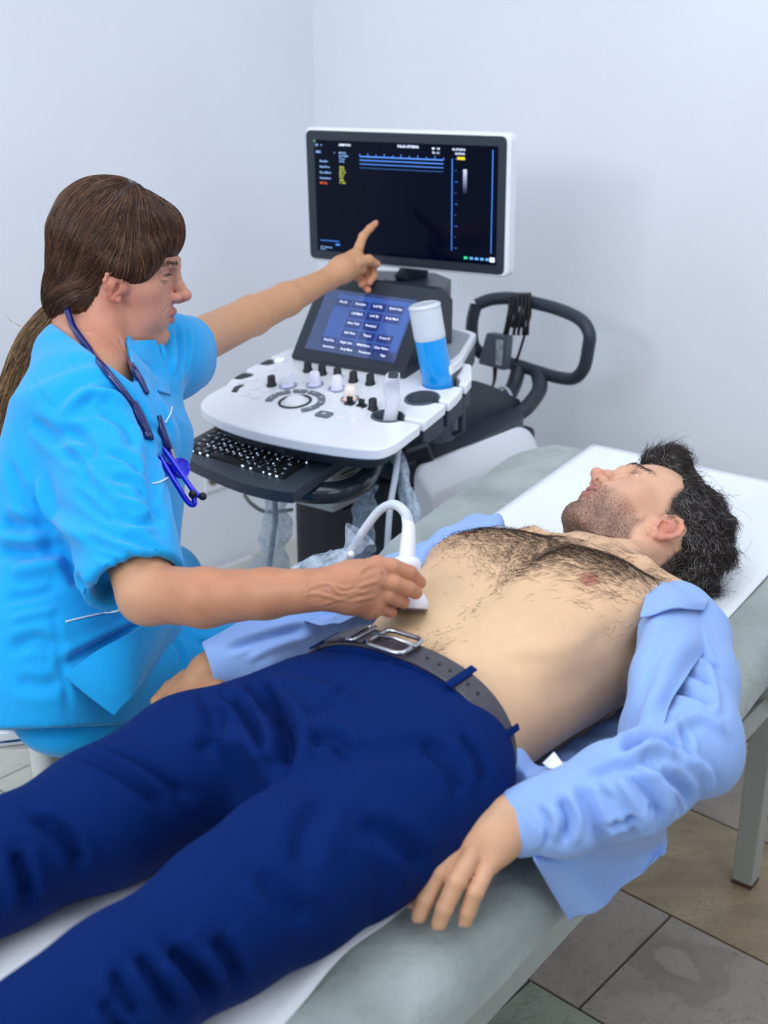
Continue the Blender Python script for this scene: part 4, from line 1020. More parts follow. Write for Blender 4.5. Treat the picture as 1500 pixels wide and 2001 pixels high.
def crease(V, N_, tree, lines):
    """lines: (list of photo points on the surface, width, depth); presses (+) or raises (-) the surface along them"""
    for (pts, wd, dp) in lines:
        P = [cast(tree, *p) for p in spline(pts, 6)]; P = [p for p in P if p is not None]
        if len(P) < 2: continue
        P = np.array(P); lo = P.min(0)-wd*3; hi = P.max(0)+wd*3
        sel = np.where(np.all((V > lo) & (V < hi), 1))[0]
        if len(sel) == 0: continue
        X = V[sel]; best = np.full(len(sel), 9.0); tb_ = np.zeros(len(sel)); n = len(P)-1
        for i in range(n):
            a, b = P[i], P[i+1]; ab = b-a; l2 = ab @ ab+1e-12
            if l2 > .0025: continue
            t = np.clip(((X-a) @ ab)/l2, 0, 1); d = np.linalg.norm(X-a-t[:, None]*ab, axis=1); m = d < best
            best[m] = d[m]; tb_[m] = (i+t[m])/n
        env = np.clip(np.minimum(tb_, 1-tb_)*5, .15, 1)
        g = np.exp(-(best/wd)**2) - (.35*np.exp(-((best-wd*1.9)/wd)**2))
        V[sel] -= N_[sel]*(dp*env*g)[:, None]
    return V
def patch(ctrl, nu=40, nv=40, fold=None):
    """smooth sheet through a grid of control points (rows x cols x 3)"""
    C = np.asarray(ctrl, float); a, b = C.shape[:2]
    def res(A, n):
        S = np.stack([spline(A[:, j], 8) if A.shape[0] > 2 else np.stack([A[0, j]*(1-t)+A[1, j]*t for t in np.linspace(0, 1, 9)]) for j in range(A.shape[1])], 1)
        t = np.linspace(0, len(S)-1, n); i = np.clip(t.astype(int), 0, len(S)-2); f = (t-i)[:, None, None]
        return S[i]*(1-f)+S[i+1]*f
    G = res(C, nu); G = res(G.transpose(1, 0, 2), nv).transpose(1, 0, 2)
    if fold is not None:
        du = np.gradient(G, axis=0); dv = np.gradient(G, axis=1); n = np.cross(du, dv); n /= np.linalg.norm(n, axis=2)[..., None]+1e-12
        U_, V_ = np.meshgrid(np.linspace(0, 1, nu), np.linspace(0, 1, nv), indexing='ij'); G = G + n*fold(U_, V_)[..., None]
    return G
def skin(name, rough=.48, bs=700, bump=.00012, var=.05, sss=.12):
    return mat(name, 'ffffff', rough, var=var, scale=60, bump=bump, bscale=bs, attr='tint', sss=sss, spec=.4)
M_skin = skin('skin', var=.02, bump=.00008)
M_shirt = mat('shirt_cotton', '8fb1ea', .85, var=.05, scale=700, bump=.00018, bscale=1400, spec=.15, sheen=.2, stretch=(1, 1, 1))
M_trou = mat('navy_trousers', '00205c', .8, var=.04, scale=500, bump=.0002, bscale=1200, spec=.12)
M_belt = mat('belt_leather', '3b3840', .34, var=.06, scale=90, bump=.0002, bscale=700, coat=.25)
M_buck = mat('buckle_metal', 'b4b8bf', .28, metal=1)
M_nail = mat('fingernail', 'e3b3ac', .25, coat=.4)
M_eye = mat('eye_white', 'e9e6e2', .15, coat=.6)
M_iris = mat('eye_iris', '4a4a40', .1, coat=1)
def eyeball(parent, o, R, s, gaze, iris_col):
    L = local(o, R); c = L(s*.031, .0765, .025); g = unit(gaze[0]*np.asarray(R[0])+gaze[1]*np.asarray(R[1])+gaze[2]*np.asarray(R[2]))
    e = MB().sphere(c, .0126, 24, 16).build('eyeball', M_eye, parent, angle=180)
    MB().lathe([(.0058, .0112), (.0056, .01165), (.0030, .0128), (0, .0130)], c, g, 20).build('iris', iris_col, e, angle=180)
    MB().lathe([(.0026, .01285), (.0024, .01315), (0, .0132)], c, g, 14).build('pupil', M_blk, e, angle=180)
# ================================================================ the man on the bed
HF = unit(-.50*RX + .87*UQ + 0*BK); HC = .87*RX + .50*UQ - .60*BK; HC = unit(HC - HF*(HC @ HF)); HL = np.cross(HC, HF)
H0 = at_d(1247, 1052, 1.79)
MH0 = w2b(H0); MR = np.array([vb(HL), vb(HF), vb(HC)])          # head frame in bed coordinates
MAN = thing('person', 'shirtless dark haired man lying on his back in navy trousers and an open blue shirt', 'person', bed(-.1, 0, BZ))
fm = Field()
XW = (0, 1, 0); YZ = (0, 0, 1)
secs = [(-.20, 0, .780, .130, .062), (-.10, 0, .782, .128, .070), (-.06, 0, .785, .134, .084), (.0, 0, .786, .133, .089), (.06, 0, .788, .137, .090), (.11, 0, .793, .145, .094), (.17, 0, .799, .157, .101), (.24, 0, .802, .164, .103), (.30, 0, .802, .163, .097), (.345, 0, .800, .150, .082), (.385, 0, .798, .105, .062)]
fm.loft([s[:3] for s in secs], [s[3] for s in secs], [s[4] for s in secs], XW, YZ, 0.0, e=2.35)
for sg in (-1, 1):
    fm.ell((.235, sg*.078, .868), (.070, .076, .036), .035)
    fm.ell((.115, sg*.075, .862), (.060, .050, .020), .04)
    fm.ell((.325, sg*.150, .800), (.062, .052, .056), .05)
    fm.cap([(.372, sg*.020, .862), (.368, sg*.085, .868), (.350, sg*.150, .850)], .0085, .018)
fm.cap([(.13, 0, .905), (.0, 0, .888), (-.05, 0, .886)], .006, .03, 's')            # midline
fm.ell((.215, 0, .912), (.09, .006, .008), .02, 's')
fm.ell((.0, .0, .884), (.007, .009, .012), .006, 's')                             # navel
LHd = local(MH0, MR)
fm.cap([(.350, 0, .802), (.40, .0, .805), tuple(LHd(0, -.030, -.055)), tuple(LHd(0, -.02, -.02))], [.070, .056, .054, .056], .045)
fm.cap([tuple(LHd(.058, -.022, -.022)), (.42, .035, .855), (.378, .014, .864)], [.013, .011, .008], .022)
fm.cap([tuple(LHd(-.058, -.022, -.022)), (.42, -.035, .850), (.378, -.014, .864)], [.013, .011, .008], .022)
fm.cap([(.385, .05, .80), (.36, .14, .80)], [.05, .042], .04); fm.cap([(.385, -.05, .80), (.36, -.14, .80)], [.05, .042], .04)
fm.cap([tuple(LHd(0, .022, -.10)), tuple(LHd(0, .005, -.125))], [.010, .012], .02)
add_head(fm, MH0, MR, True, jaw_open=.0025, ear=(.010, -.024))
# arms
LE = bz_(1350, 1445, .785); LWp = bz_(1010, 1605, .768)
fm.cap([(.328, .165, .795), LE], [.048, .040], .03); fm.cap([LE, LWp], [.040, .027], .015)
RE = np.array([.17, -.265, .765]); RWp = bz_(428, 1298, .750)
fm.cap([(.328, -.165, .795), RE], [.048, .040], .03); fm.cap([RE, RWp], [.038, .023], .015)
# near hand, laid over the mattress edge: photo point + height for every joint
def q(px, py, z): return bz_(px, py, z)
kn = [q(880, 1625, .762), q(897, 1643, .768), q(926, 1657, .766), q(953, 1688, .754)]
fm.cap([LWp, q(985, 1610, .772)], [.027, .027], .01)
for k_, r_ in zip(kn, (.0125, .013, .0125, .012)): fm.cap([q(990, 1612, .770), (q(990, 1612, .770)+k_)/2, k_], [.022, .017, r_], .014)
fm.cap([q(960, 1620, .76), q(915, 1650, .752)], [.020, .014], .015)
fing = [[kn[0], q(842, 1685, .745), q(815, 1735, .722), q(806, 1762, .712)],
        [kn[1], q(858, 1704, .757), q(832, 1757, .732), q(819, 1788, .716)],
        [kn[2], q(892, 1722, .757), q(868, 1775, .732), q(858, 1803, .716)],
        [kn[3], q(928, 1743, .745), q(914, 1780, .725), q(909, 1798, .714)]]
for f_, r_ in zip(fing, ((.0108, .0098, .0088, .0080), (.0112, .0100, .0090, .0080), (.0108, .0098, .0087, .0078), (.0098, .0088, .0080, .0072))): fm.cap(f_, r_, .0022)
thumb = [q(985, 1600, .765), q(930, 1605, .745), q(875, 1640, .730), q(835, 1690, .718)]
fm.cap(thumb, [.018, .015, .0115, .0095], .010)
# far hand beside the hip
fh = [bz_(402, 1312, .742), bz_(378, 1332, .732), bz_(352, 1356, .722), bz_(326, 1384, .715)]
fm.cap([RWp]+fh[:2], [.023, .022, .018], .01)
for j in range(4):
    o_ = np.array([-.004*j+.006, .018*(j-1.5), -.002*abs(j-1.5)])
    fm.cap([fh[1]+o_*.7, fh[2]+o_, fh[3]+o_*1.05], [.012, .0095, .008], .004)
fm.cap([fh[0]+[0, .02, -.005], fh[1]+[-.005, .042, -.008], fh[2]+[.0, .050, -.012]], [.014, .011, .009], .006)
# buttocks, thighs and shins under the trousers (kept coarse)
hipN, kneeN = np.array([-.13, .083, .775]), bz_(330, 1862, .765)
leg_near_pts = [np.array([-.12, .080, .775]), bz_(560, 1705, .772), bz_(425, 1795, .768), bz_(245, 1925, .765)]
leg_far_pts = [np.array([-.12, -.076, .772]), bz_(374, 1500, .770), bz_(190, 1602, .766), bz_(12, 1688, .760)]
def extend(pts, shin=.42):
    d = unit(pts[-1]-pts[-2]); d[2] = 0; k = pts[-1]; a = k+unit(d)*shin; a[2] = .745; return pts+[a]
LN, LF = extend(leg_near_pts), extend(leg_far_pts)
for P_ in (LN, LF): fm.cap(P_, [.058, .050, .044, .040, .034], .02)
hb = np.abs(MR).T @ np.array([.11, .14, .14])
box_head = (MH0+MR[2]*.01-hb*.93, MH0+MR[2]*.01+hb*.93, .0019)
# fit head box tightly
cn = np.array([MH0+MR[0]*a+MR[1]*b+MR[2]*c for a in (-.10, .10) for b in (-.115, .135) for c in (-.128, .14)])
box_head = (cn.min(0), cn.max(0), .00145)
hp_ = np.array(sum(fing, [])+thumb+[LWp]); box_hand = (hp_.min(0)-.03, hp_.max(0)+.03, .0020)
box_torso = (np.array([-.09, -.26, .69]), np.array([.50, .24, .93]), .0035)
box_all = (np.array([-1.05, -.45, .66]), np.array([.40, .34, .92]), .008)
def cbox(o, R, xr, yr, zr, h):
    c = np.array([local(o, R)(a, b, c) for a in xr for b in yr for c in zr]); return (c.min(0), c.max(0), h)
face_boxes = lambda o, R, er: [cbox(o, R, (.060, .105), (er[0]-.035, er[0]+.016), (er[1]-.032, er[1]+.046), .0012), cbox(o, R, (-.005, .055), (.060, .135), (-.055, .060), .0012)]
V, Q = sculpt(fm, [box_head, box_hand, box_torso, box_all], 1, True)
Pl = to_local(V, MH0, MR)                                          # head coordinates of every vertex
# skin tint
base = np.array(lin('d9b08c')); tint = np.tile(base, (len(V), 1))
def mixc(c, wgt): global tint; tint = tint*(1-wgt[:, None])+np.array(lin(c))*wgt[:, None]
inhead = (np.linalg.norm(Pl-np.array([0, .01, .0]), axis=1) < .17) & (V[:, 0] > .40)
ih = inhead.astype(float)
mixc('d9a98c', smooth01(V[:, 0], .36, .46))
nz1 = fnoise(5, 14, 60, 260)(V.T)
mixc('dcc198', .55*blob(V, (.06, .0, .88), (.16, .13, .06)))
mixc('cf9a80', .5*ih*blob(Pl, (.05, .06, -.005), (.03, .04, .025)))
mixc('d38d7a', .6*ih*blob(Pl, (0, .118, -.012), (.02, .02, .018)))
for s_ in (-1, 1): mixc('cf7f70', .85*ih*blob(Pl, (s_*.088, .0, -.018), (.016, .026, .032)))
liprow = ih*np.clip(blob(Pl, (0, .100, -.0325), (.021, .02, .0058))+blob(Pl, (0, .097, -.0465), (.018, .02, .0064)), 0, 1)
# stubble
zline = -.030 - .030*smooth01(Pl[:, 1], .0, .09)
st = smooth01(-(Pl[:, 2]-(-.016)), .0, .028)*smooth01(-Pl[:, 2]*-1, -.15, -.135)
st = st*smooth01(Pl[:, 1], -.012, .012)*ih*smooth01(Pl[:, 2], -.150, -.120)
st = np.maximum(st, ih*.8*blob(Pl, (0, .098, -.024), (.028, .03, .006)))
st = np.maximum(st, ih*smooth01(-Pl[:, 2], -.02, .02)*blob(Pl, (.066, .018, -.03), (.03, .016, .05)))
st *= (1-.8*blob(Pl, (0, .1, -.056), (.01, .02, .004)))
st *= smooth01(-np.abs(Pl[:, 0]), -.072, -.064); st = st*(.55+.45*smooth01(-Pl[:, 2], .035, .075)); mixc('7b6055', np.clip(st*(.78+.22*nz1), 0, .8))
mixc('b4646a', np.clip(liprow*1.2, 0, 1)*.9)
mixc('3a2622', ih*blob(Pl, (0, .096, -.0395), (.018, .012, .0022)))
for s_ in (-1, 1): mixc('8a5a50', .6*ih*blob(Pl, (s_*.031, .092, .030), (.013, .012, .003)))
# scalp darkening and eyebrows
def scalp(Pl):
    x, y, z = np.abs(Pl[:, 0]), Pl[:, 1], Pl[:, 2]
    front = smooth01(z - (.092 - .45*np.clip(.06-x, -.02, .06)*0 - .0*y), -.004, .006)*(y > 0)
    hl = .093 - .30*np.clip(x-.035, 0, .1) + .0
    top = (z > hl) & (y > .03)
    side = (y <= .035) & (z > np.where(y > .012, -.012+(y-.012)*2.4, np.where(y > -.035, .034, -.055-(-.035-y)*.25)))
    return (top | side)
_jr = np.random.default_rng(77); _jn = [fnoise(60+i, 8, 80, 250) for i in range(3)]
_off = np.stack([f_(Pl.T) for f_ in _jn], 1)*.0030
sm = np.mean([scalp(Pl+_off+_jr.normal(size=3)*.0035) for _ in range(14)], 0)*inhead
mixc('2c2522', np.clip(sm, 0, 1)*.88)
# nipples, knuckles
nipN = w2b(at_z(1150, 1147, .895)); nipF = w2b(at_z(918, 1054, .895))
for nn, sz in ((nipN, .0125), (nipF, .012)): mixc('b56a5c', np.clip(1.6*np.exp(-(((V[:, 0]-nn[0])/sz)**2+((V[:, 1]-nn[1])/(sz*.85))**2)**1.5), 0, 1)*(V[:, 2] > .82)*.85)
mixc('cc8872', .5*sum(blob(V, k_, (.013, .013, .013)) for k_ in kn)+.35*sum(blob(V, f_[1], (.01, .01, .01)) for f_ in fing))
mixc('c98f70', .45*(np.exp(-((V[:, 1]-.19)/.12)**2))*(V[:, 0] < .0)*smooth01(-V[:, 0], .05, .1))
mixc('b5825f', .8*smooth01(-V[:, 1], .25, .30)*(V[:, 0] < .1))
Vw = b2w(V); Qf = Q[:, ::-1]
body = np_mesh('body', Vw, Qf, M_skin, MAN, tint); NB = normals(Vw, Qf)
tree_m = bvh(Vw, Qf)
print('man body', len(V))
for s_ in (-1, 1): eyeball(MAN, H0, np.array([HL, HF, HC]), s_, (-.35, 1, .30), M_iris)
nails([[b2w(p) for p in f_] for f_ in fing], [BU, BW, np.array([0, 0, 1.0])], M_nail, MAN, .0068)
# hairs: roots on the body surface
def roots(Vw, Qf, wgt, n, seed=1):
    r = np.random.default_rng(seed); w_ = wgt[Qf].mean(1)*np.linalg.norm(np.cross(Vw[Qf[:, 2]]-Vw[Qf[:, 0]], Vw[Qf[:, 3]]-Vw[Qf[:, 1]]), axis=1)
    if w_.sum() <= 0: return np.zeros((0, 3)), np.zeros((0, 3))
    f = r.choice(len(Qf), n, p=w_/w_.sum()); a, b = r.random((2, n, 1)); P = Vw[Qf[f]]
    p = (P[:, 0]*(1-a)+P[:, 1]*a)*(1-b)+(P[:, 3]*(1-a)+P[:, 2]*a)*b
    nn = np.cross(P[:, 2]-P[:, 0], P[:, 3]-P[:, 1]); nn /= np.linalg.norm(nn, axis=1)[:, None]+1e-12; return p, nn
def grow(p, nn, direc, length, lift=.35, curl=.3, m=6, seed=2, droop=None):
    r = np.random.default_rng(seed); n = len(p); d = direc/(np.linalg.norm(direc, axis=1)[:, None]+1e-9)
    d = d - nn*(d*nn).sum(1)[:, None]; d /= np.linalg.norm(d, axis=1)[:, None]+1e-9
    rd = r.normal(size=(n, 3)); rd -= nn*(rd*nn).sum(1)[:, None]*.85; d = d + rd*curl*.6; side = np.cross(nn, d); ph = r.uniform(0, 6.28, n); L_ = (length*r.uniform(.6, 1.2, n) if np.isscalar(length) else length)
    t = np.linspace(0, 1, m)[None, :, None]; Ln = np.asarray(L_).reshape(-1, 1, 1)
    wv = np.sin(t*3.6+ph[:, None, None])*curl*.35
    P = p[:, None]+Ln*(t*d[:, None]*(1-.25*t)+nn[:, None]*(lift*t*(1.15-t))+side[:, None]*wv*t)
    if droop is not None: P = P+Ln*t*t*np.asarray(droop)
    return P
hx = np.random.default_rng(9)
cd = np.array(lin('2b2320'))
M_hair = mat('hair_dark', 'ffffff', .38, var=.02, attr='tint', spec=.5)
M_chair = mat('body_hair', '3a2c24', .5, spec=.3)
# chest hair
s_, w_ = V[:, 0], V[:, 1]
nzc = fnoise(11, 10, 25, 70)(V.T)
cm = (np.exp(-((s_-.285-.02*nzc)/.055)**2)*smooth01(.16-np.abs(w_+.0), .0, .05) + .8*np.exp(-((s_-.225)/.05)**2)*np.exp(-((w_+.01)/.05)**2)
      + .6*np.exp(-(((s_-.24)/.04)**2+((np.abs(w_)-.10)/.04)**2)) + .10*np.exp(-(w_/.010)**2)*(s_ > -.02)*(s_ < .2) + .55*blob(V[:, :2], (-.030, .0), (.030, .035)))
cm = np.clip(cm, 0, 1)*(V[:, 2] > .84)*(~inhead)
p, nn = roots(Vw, Qf, cm, 5200, 3)
sb = w2b(p); direc = np.outer(np.ones(len(p)), BU*-.55)+np.outer(-np.sign(sb[:, 1])*.8*np.clip(np.abs(sb[:, 1])/.05, 0, 1), BW)
P = grow(p, nn, direc, np.where(sb[:, 0] > .15, .021, .012)*hx.uniform(.6, 1.3, len(p)), .30, .6, 6, 4)
strands('chest_hair', P, .00019, M_chair, MAN, kind='stuff')
# beard stubble as short hairs
stw = np.where(st > .15, st, 0)
p, nn = roots(Vw, Qf, stw, 9500, 5); P = grow(p, nn, np.tile(-HC*.9-HF*.2, (len(p), 1)), .0032, .5, .3, 4, 6)
strands('beard_stubble', P, .00014, M_chair, MAN, kind='stuff')
for sg in (-1, 1):
    a = np.linspace(-1, 1, 22); base_ = b2w(np.array([LHd(sg*(.0312+.0115*x), .0900-.0035*x*x-(.0035*(x > 0)*x), .0300-.0015*x*x) for x in a]))
    P = np.stack([base_+(HF*.006+HL*sg*.002*a[:, None]+HC*.002)*t+HC*.002*t*t for t in np.linspace(0, 1, 5)], 1); strands('eyelashes', P, .00022, M_chair, MAN)
# eyebrows
for sg in (-1, 1):
    bw_ = ih*np.exp(-((Pl[:, 2]-(.0445-.25*np.clip(np.abs(Pl[:, 0])-.038, 0, 1)))/.0042)**2)*smooth01(sg*Pl[:, 0], .010, .016)*smooth01(-sg*Pl[:, 0], -.054, -.044)*(Pl[:, 1] > .04)
    p, nn = roots(Vw, Qf, bw_, 260, 7+sg); P = grow(p, nn, np.tile(HL*sg+HC*.25, (len(p), 1)), .0075, .10, .15, 5, 8)
    strands('eyebrow', P, .00022, M_chair, MAN)
# hair: a dark mass with loose locks over it
fh_ = Field(); g = np.random.default_rng(21)
LB = LHd
def He(c, r, k=.012): fh_.ell(LB(*c), r, k, 'u', MR)
He((0, -.022, .058), (.0815, .100, .086), 0); He((0, .030, .112), (.052, .048, .030)); He((.02, .070, .118), (.030, .030, .026)); He((-.015, .074, .122), (.028, .028, .026))
He((0, -.03, .118), (.062, .070, .035)); He((0, -.085, .03), (.062, .030, .070)); He((.058, .012, .045), (.018, .034, .030), .008); He((-.058, .012, .045), (.018, .034, .030), .008)
He((0, -.072, -.030), (.058, .030, .038))
for _ in range(60):
    a = g.uniform(0, 6.28); b = g.uniform(-.3, 1.35); d = np.array([math.cos(a)*math.cos(b)*.078, -.025+math.sin(a)*math.cos(b)*.098, .058+math.sin(b)*.088])
    if d[1] > .035 and d[2] < .10: continue
    if d[2] < .045 and d[1] > -.03: continue
    He(d, g.uniform(.010, .017, 3), .008)
nh = fnoise(31, 22, 120, 420); lo, hi = cn.min(0)-.01, cn.max(0)+.02
fh_.disp(lo, hi, lambda X: .0016*nh(X))
# cut away the face, the ears and the neck
fh_.ell(LB(0, .085, .010), (.062, .052, .080), .004, 's', MR); fh_.ell(LB(0, .055, -.055), (.090, .065, .075), .004, 's', MR)
for sg in (-1, 1): fh_.ell(LB(sg*.085, -.006, .004), (.024, .026, .030), .004, 's', MR); fh_.ell(LB(sg*.075, .060, .045), (.028, .030, .045), .004, 's', MR)
V2, Q2 = sculpt(fh_, [(lo, hi, .0028)], 0)
V2w = b2w(V2); Q2 = Q2[:, ::-1]
mass_t = np.tile(np.array(lin('1d1815')), (len(V2), 1))
HA = np_mesh('hair', V2w, Q2, M_hair, MAN, mass_t)
NH = normals(V2w, Q2); P2 = to_local(V2, MH0, MR)
# keep roots only where no skin covers the mass
def outside(p, nn, tree, tol=.0005):
    k = np.ones(len(p), bool)
    for i in range(len(p)):
        h = tree.find_nearest(Vector(p[i])); k[i] = (p[i]-np.array(h[0])) @ np.array(h[1]) > tol
    return p[k], nn[k]
p, nn = outside(*roots(V2w, Q2, np.ones(len(V2)), 15000, 12), tree_m)
pl = to_local(w2b(p), MH0, MR)
ke = ~((np.abs(pl[:, 0]) > .062) & (pl[:, 1] > -.022) & (pl[:, 1] < .04) & (pl[:, 2] > -.06) & (pl[:, 2] < .022)); p, nn, pl = p[ke], nn[ke], pl[ke]
flow = np.outer(np.ones(len(p)), -HF*.8)+np.outer(np.clip(pl[:, 2]/.1, -1, 1)*.2, HC) + np.outer(np.clip((pl[:, 1])/.08, 0, 1)*.9, HC) + np.outer(np.sign(pl[:, 0])*.15, HL) - np.outer((pl[:, 2] < .03)*.9, HC)
flow += .55*np.stack([fnoise(40+i, 8, 50, 110)(p.T) for i in range(3)], 1)
P = grow(p, nn, flow, hx.uniform(.014, .026, len(p)), .14, .85, 8, 13)
gw = hx.random(len(p)); side = np.clip((np.abs(pl[:, 0])-.045)/.03, 0, 1)*np.clip((.09-pl[:, 2])/.05, 0, 1)
cols = np.where((gw < .07+.22*side)[:, None], np.array(lin('9a9796')), np.where((gw < .5)[:, None], np.array(lin('3b2f28')), np.array(lin('241d1a'))))
strands('hair_locks', P, .00046, M_hair, HA, cols, kind='stuff')
p2_, n2_ = roots(Vw, Qf, np.clip(sm*1.2-.1, 0, 1)*(np.abs(Pl[:, 0]) > .03)*(np.abs(Pl[:, 0]) < .0745), 4200, 19)
l2_ = to_local(w2b(p2_), MH0, MR); fl2 = np.outer(np.ones(len(p2_)), -HF*.9)-np.outer((l2_[:, 2] < .02)*1.0, HC)+.3*np.stack([fnoise(70+i, 8, 50, 110)(p2_.T) for i in range(3)], 1)
P = grow(p2_, n2_, fl2, np.where(l2_[:, 2] < -.02, .009, .017), .16, .6, 7, 20); g2 = hx.random(len(p2_))
strands('hair_short_sides', P, .00036, M_hair, HA, np.where((g2 < .22)[:, None], np.array(lin('8d8a88')), np.array(lin('2a221e'))), kind='stuff')
# wispy ends at the back of the head
sel = (pl[:, 2] > .085) & (pl[:, 1] < .02); k_ = np.where(sel)[0][:160]
P = grow(p[k_], nn[k_], flow[k_]*.3+nn[k_], .038, .8, .9, 8, 17)
strands('loose_hair', P, .00026, M_hair, HA, cols[k_], kind='stuff')
# ---------------------------------------------------------------- trousers
ft = Field()
ft.loft([(-.26, 0, .775), (-.18, 0, .782), (-.10, 0, .785), (-.045, 0, .786)], [.146, .166, .160, .1415], [.080, .091, .0955, .0925], XW, YZ, 0, e=2.4)
for P_, rr_ in ((LN, [.094, .080, .070, .062, .060]), (LF, [.092, .081, .069, .062, .060])): ft.cap(P_, rr_, .018)
ft.ell((-.20, .0, .835), (.07, .045, .03), .03)
ft.cap([(-.30, .004, .82), (-.38, -.02, .82), (-.55, -.05, .80)], [.012, .02, .03], .03, 's')
ft.cap([(-.235, .055, .868), (-.16, .12, .862)], .006, .02, 's'); ft.cap([(-.235, -.055, .868), (-.16, -.12, .862)], .006, .02, 's')
ft.cap([(-.055, -.0, .883), (-.22, .0, .862)], .004, .01, 'u')
nt_ = fnoise(3, 10, 14, 45)
ft.disp((-1.2, -.5, .6), (.0, .4, .95), lambda X: .0022*nt_(X))
ft.half((-.048, 0, .79), (1, 0, -.12), (-.2, -.3, .6), (.2, .3, .95))
ft.half((0, 0, .703), (0, 0, -1), (-1.2, -.4, .6), (.2, .35, .75), .004)
bt_lo, bt_hi = np.array([-1.02, -.42, .69]), np.array([.0, .22, .93])
V3, Q3 = sculpt(ft, [(bt_lo, bt_hi, .0045)], 1)
V3 = b2w(V3); Q3 = Q3[:, ::-1]; N3 = normals(V3, Q3); t3 = bvh(V3, Q3)
CM = 1.45
V3 = crease(V3, N3, t3, [(a, b, c*CM) for a, b, c in [
    ([(505, 1350), (545, 1400), (560, 1450), (545, 1510)], .009, .016), ([(430, 1350), (470, 1380), (510, 1440), (520, 1500)], .007, .010),
    ([(600, 1450), (650, 1440), (680, 1480)], .008, .007), ([(560, 1395), (620, 1385), (690, 1330)], .006, .004),
    ([(120, 1465), (220, 1500), (330, 1580)], .007, .007), ([(200, 1455), (290, 1500), (370, 1560)], .006, .006), ([(60, 1590), (130, 1640), (160, 1700)], .007, .008),
    ([(700, 1600), (790, 1650), (830, 1700)], .010, .007), ([(820, 1450), (880, 1500), (900, 1560)], .009, .006), ([(900, 1430), (935, 1480), (945, 1540)], .007, .006),
    ([(330, 1850), (380, 1900), (420, 1960)], .008, .012), ([(270, 1860), (310, 1920), (350, 1990)], .007, .010), ([(230, 1890), (240, 1940), (280, 1995)], .006, .008),
    ([(420, 1830), (450, 1880), (470, 1930)], .008, .008), ([(500, 1700), (560, 1760), (600, 1800)], .010, .005), ([(640, 1560), (600, 1620), (590, 1700)], .012, .005),
    ([(30, 1660), (50, 1720), (60, 1770)], .007, .010), ([(200, 1950), (230, 1990), (250, 2030)], .006, .009),
    ([(700, 1370), (600, 1340), (480, 1330)], .012, -.004), ([(380, 1330), (420, 1400), (400, 1480)], .01, .006)]])
TR = np_mesh('trousers', V3, Q3, M_trou, MAN)
# belt
def torso_ring(s, grow_, a0, a1, n=60, tilt_=-.12):
    out = []
    for a in np.linspace(a0, a1, n):
        c, sn = math.cos(a), math.sin(a); A, B, e = .137+grow_, .0885+grow_, 2.35
        out.append(np.array([s, A*np.sign(c)*abs(c)**(2/e), .786+B*np.sign(sn)*abs(sn)**(2/e)]))
    return np.array(out)
def band(s0, s1, g0, g1, a0, a1, name, m, par, n=70, sk=.12):
    mb = MB(); A = torso_ring(s0, g0, a0, a1, n); B = torso_ring(s1, g0, a0, a1, n); C = torso_ring(s1, g1, a0, a1, n); D_ = torso_ring(s0, g1, a0, a1, n)
    for R_ in (A, B, C, D_): R_[:, 0] += (R_[:, 2]-.786)*sk
    P = np.stack([A, B, C, D_], 1); P = b2w(P); mb.v = [tuple(p) for p in P.reshape(-1, 3)]
    mb.f = [(i*4+k, i*4+(k+1) % 4, (i+1)*4+(k+1) % 4, (i+1)*4+k) for i in range(n-1) for k in range(4)]+[(0, 1, 2, 3), ((n-1)*4+3, (n-1)*4+2, (n-1)*4+1, (n-1)*4)]
    return mb.build(name, m, par, bevel=.0015, angle=50)
# trouser waistband just inside, belt over it
band(-.082, -.040, .002, .008, math.radians(-60), math.radians(240), 'waistband', M_trou, TR)
BE = band(-.081, -.045, .0085, .0125, math.radians(-60), math.radians(240), 'belt', M_belt, MAN)
for a0, a1 in ((104, 128), ): band(-.0805, -.0455, .013, .0165, math.radians(a0), math.radians(a1), 'belt_end', M_belt, BE, 20)
def belt_pt(s, a, g): r = torso_ring(s, g, math.radians(a), math.radians(a)+.001, 2)[0]; r[0] += (r[2]-.79)*.12; return b2w(r)
# buckle: rounded frame with a prong
bu = [belt_pt(-.085, 87, .0175), belt_pt(-.085, 101, .0175), belt_pt(-.041, 101, .0175), belt_pt(-.041, 87, .0175)]
def rnd_loop(P, k=.22):
    out = []
    for i in range(4):
        a, p, b = P[i-1], P[i], P[(i+1) % 4]
        for t in (0, .33, .66, 1): q0_ = p+(a-p)*k*(1-t); q1_ = p+(b-p)*k*t; out.append(q0_*(1-t)+q1_*t)
    return np.array(out+[out[0]])
BK_ = MB().tube(rnd_loop(bu), .0030, 10, cap=False).build('buckle', M_buck, BE, angle=180)
MB().tube([belt_pt(-.063, 103, .0185), belt_pt(-.063, 94, .021), belt_pt(-.063, 85.5, .020)], .0022, 8).build('prong', M_buck, BE, angle=180)
kp = [belt_pt(-.084, 109, .018), belt_pt(-.042, 109, .018)]
MB().tube(rnd_loop([belt_pt(-.084, 107, .018), belt_pt(-.084, 112, .018), belt_pt(-.042, 112, .018), belt_pt(-.042, 107, .018)]), .0022, 8, cap=False).build('keeper_ring', M_buck, BE, angle=180)
band(-.083, -.043, .0165, .019, math.radians(113), math.radians(117.5), 'keeper_loop', M_belt, BE, 8)
for a in (60, 133, 20): band(-.088, -.038, .013, .0155, math.radians(a), math.radians(a+4.2), 'belt_loop', M_trou, TR, 8)
for a in (80, 74, 68, 57, 50, 119, 96): 
    c_ = belt_pt(-.063, a, .0128 if a != 96 else .0168); n_ = unit(belt_pt(-.063, a, .02)-belt_pt(-.063, a, .01))
    MB().lathe([(.0022, -.0005), (.0022, .0004), (0, .0004)], c_, n_, 12).build('belt_hole', M_blk, BE)
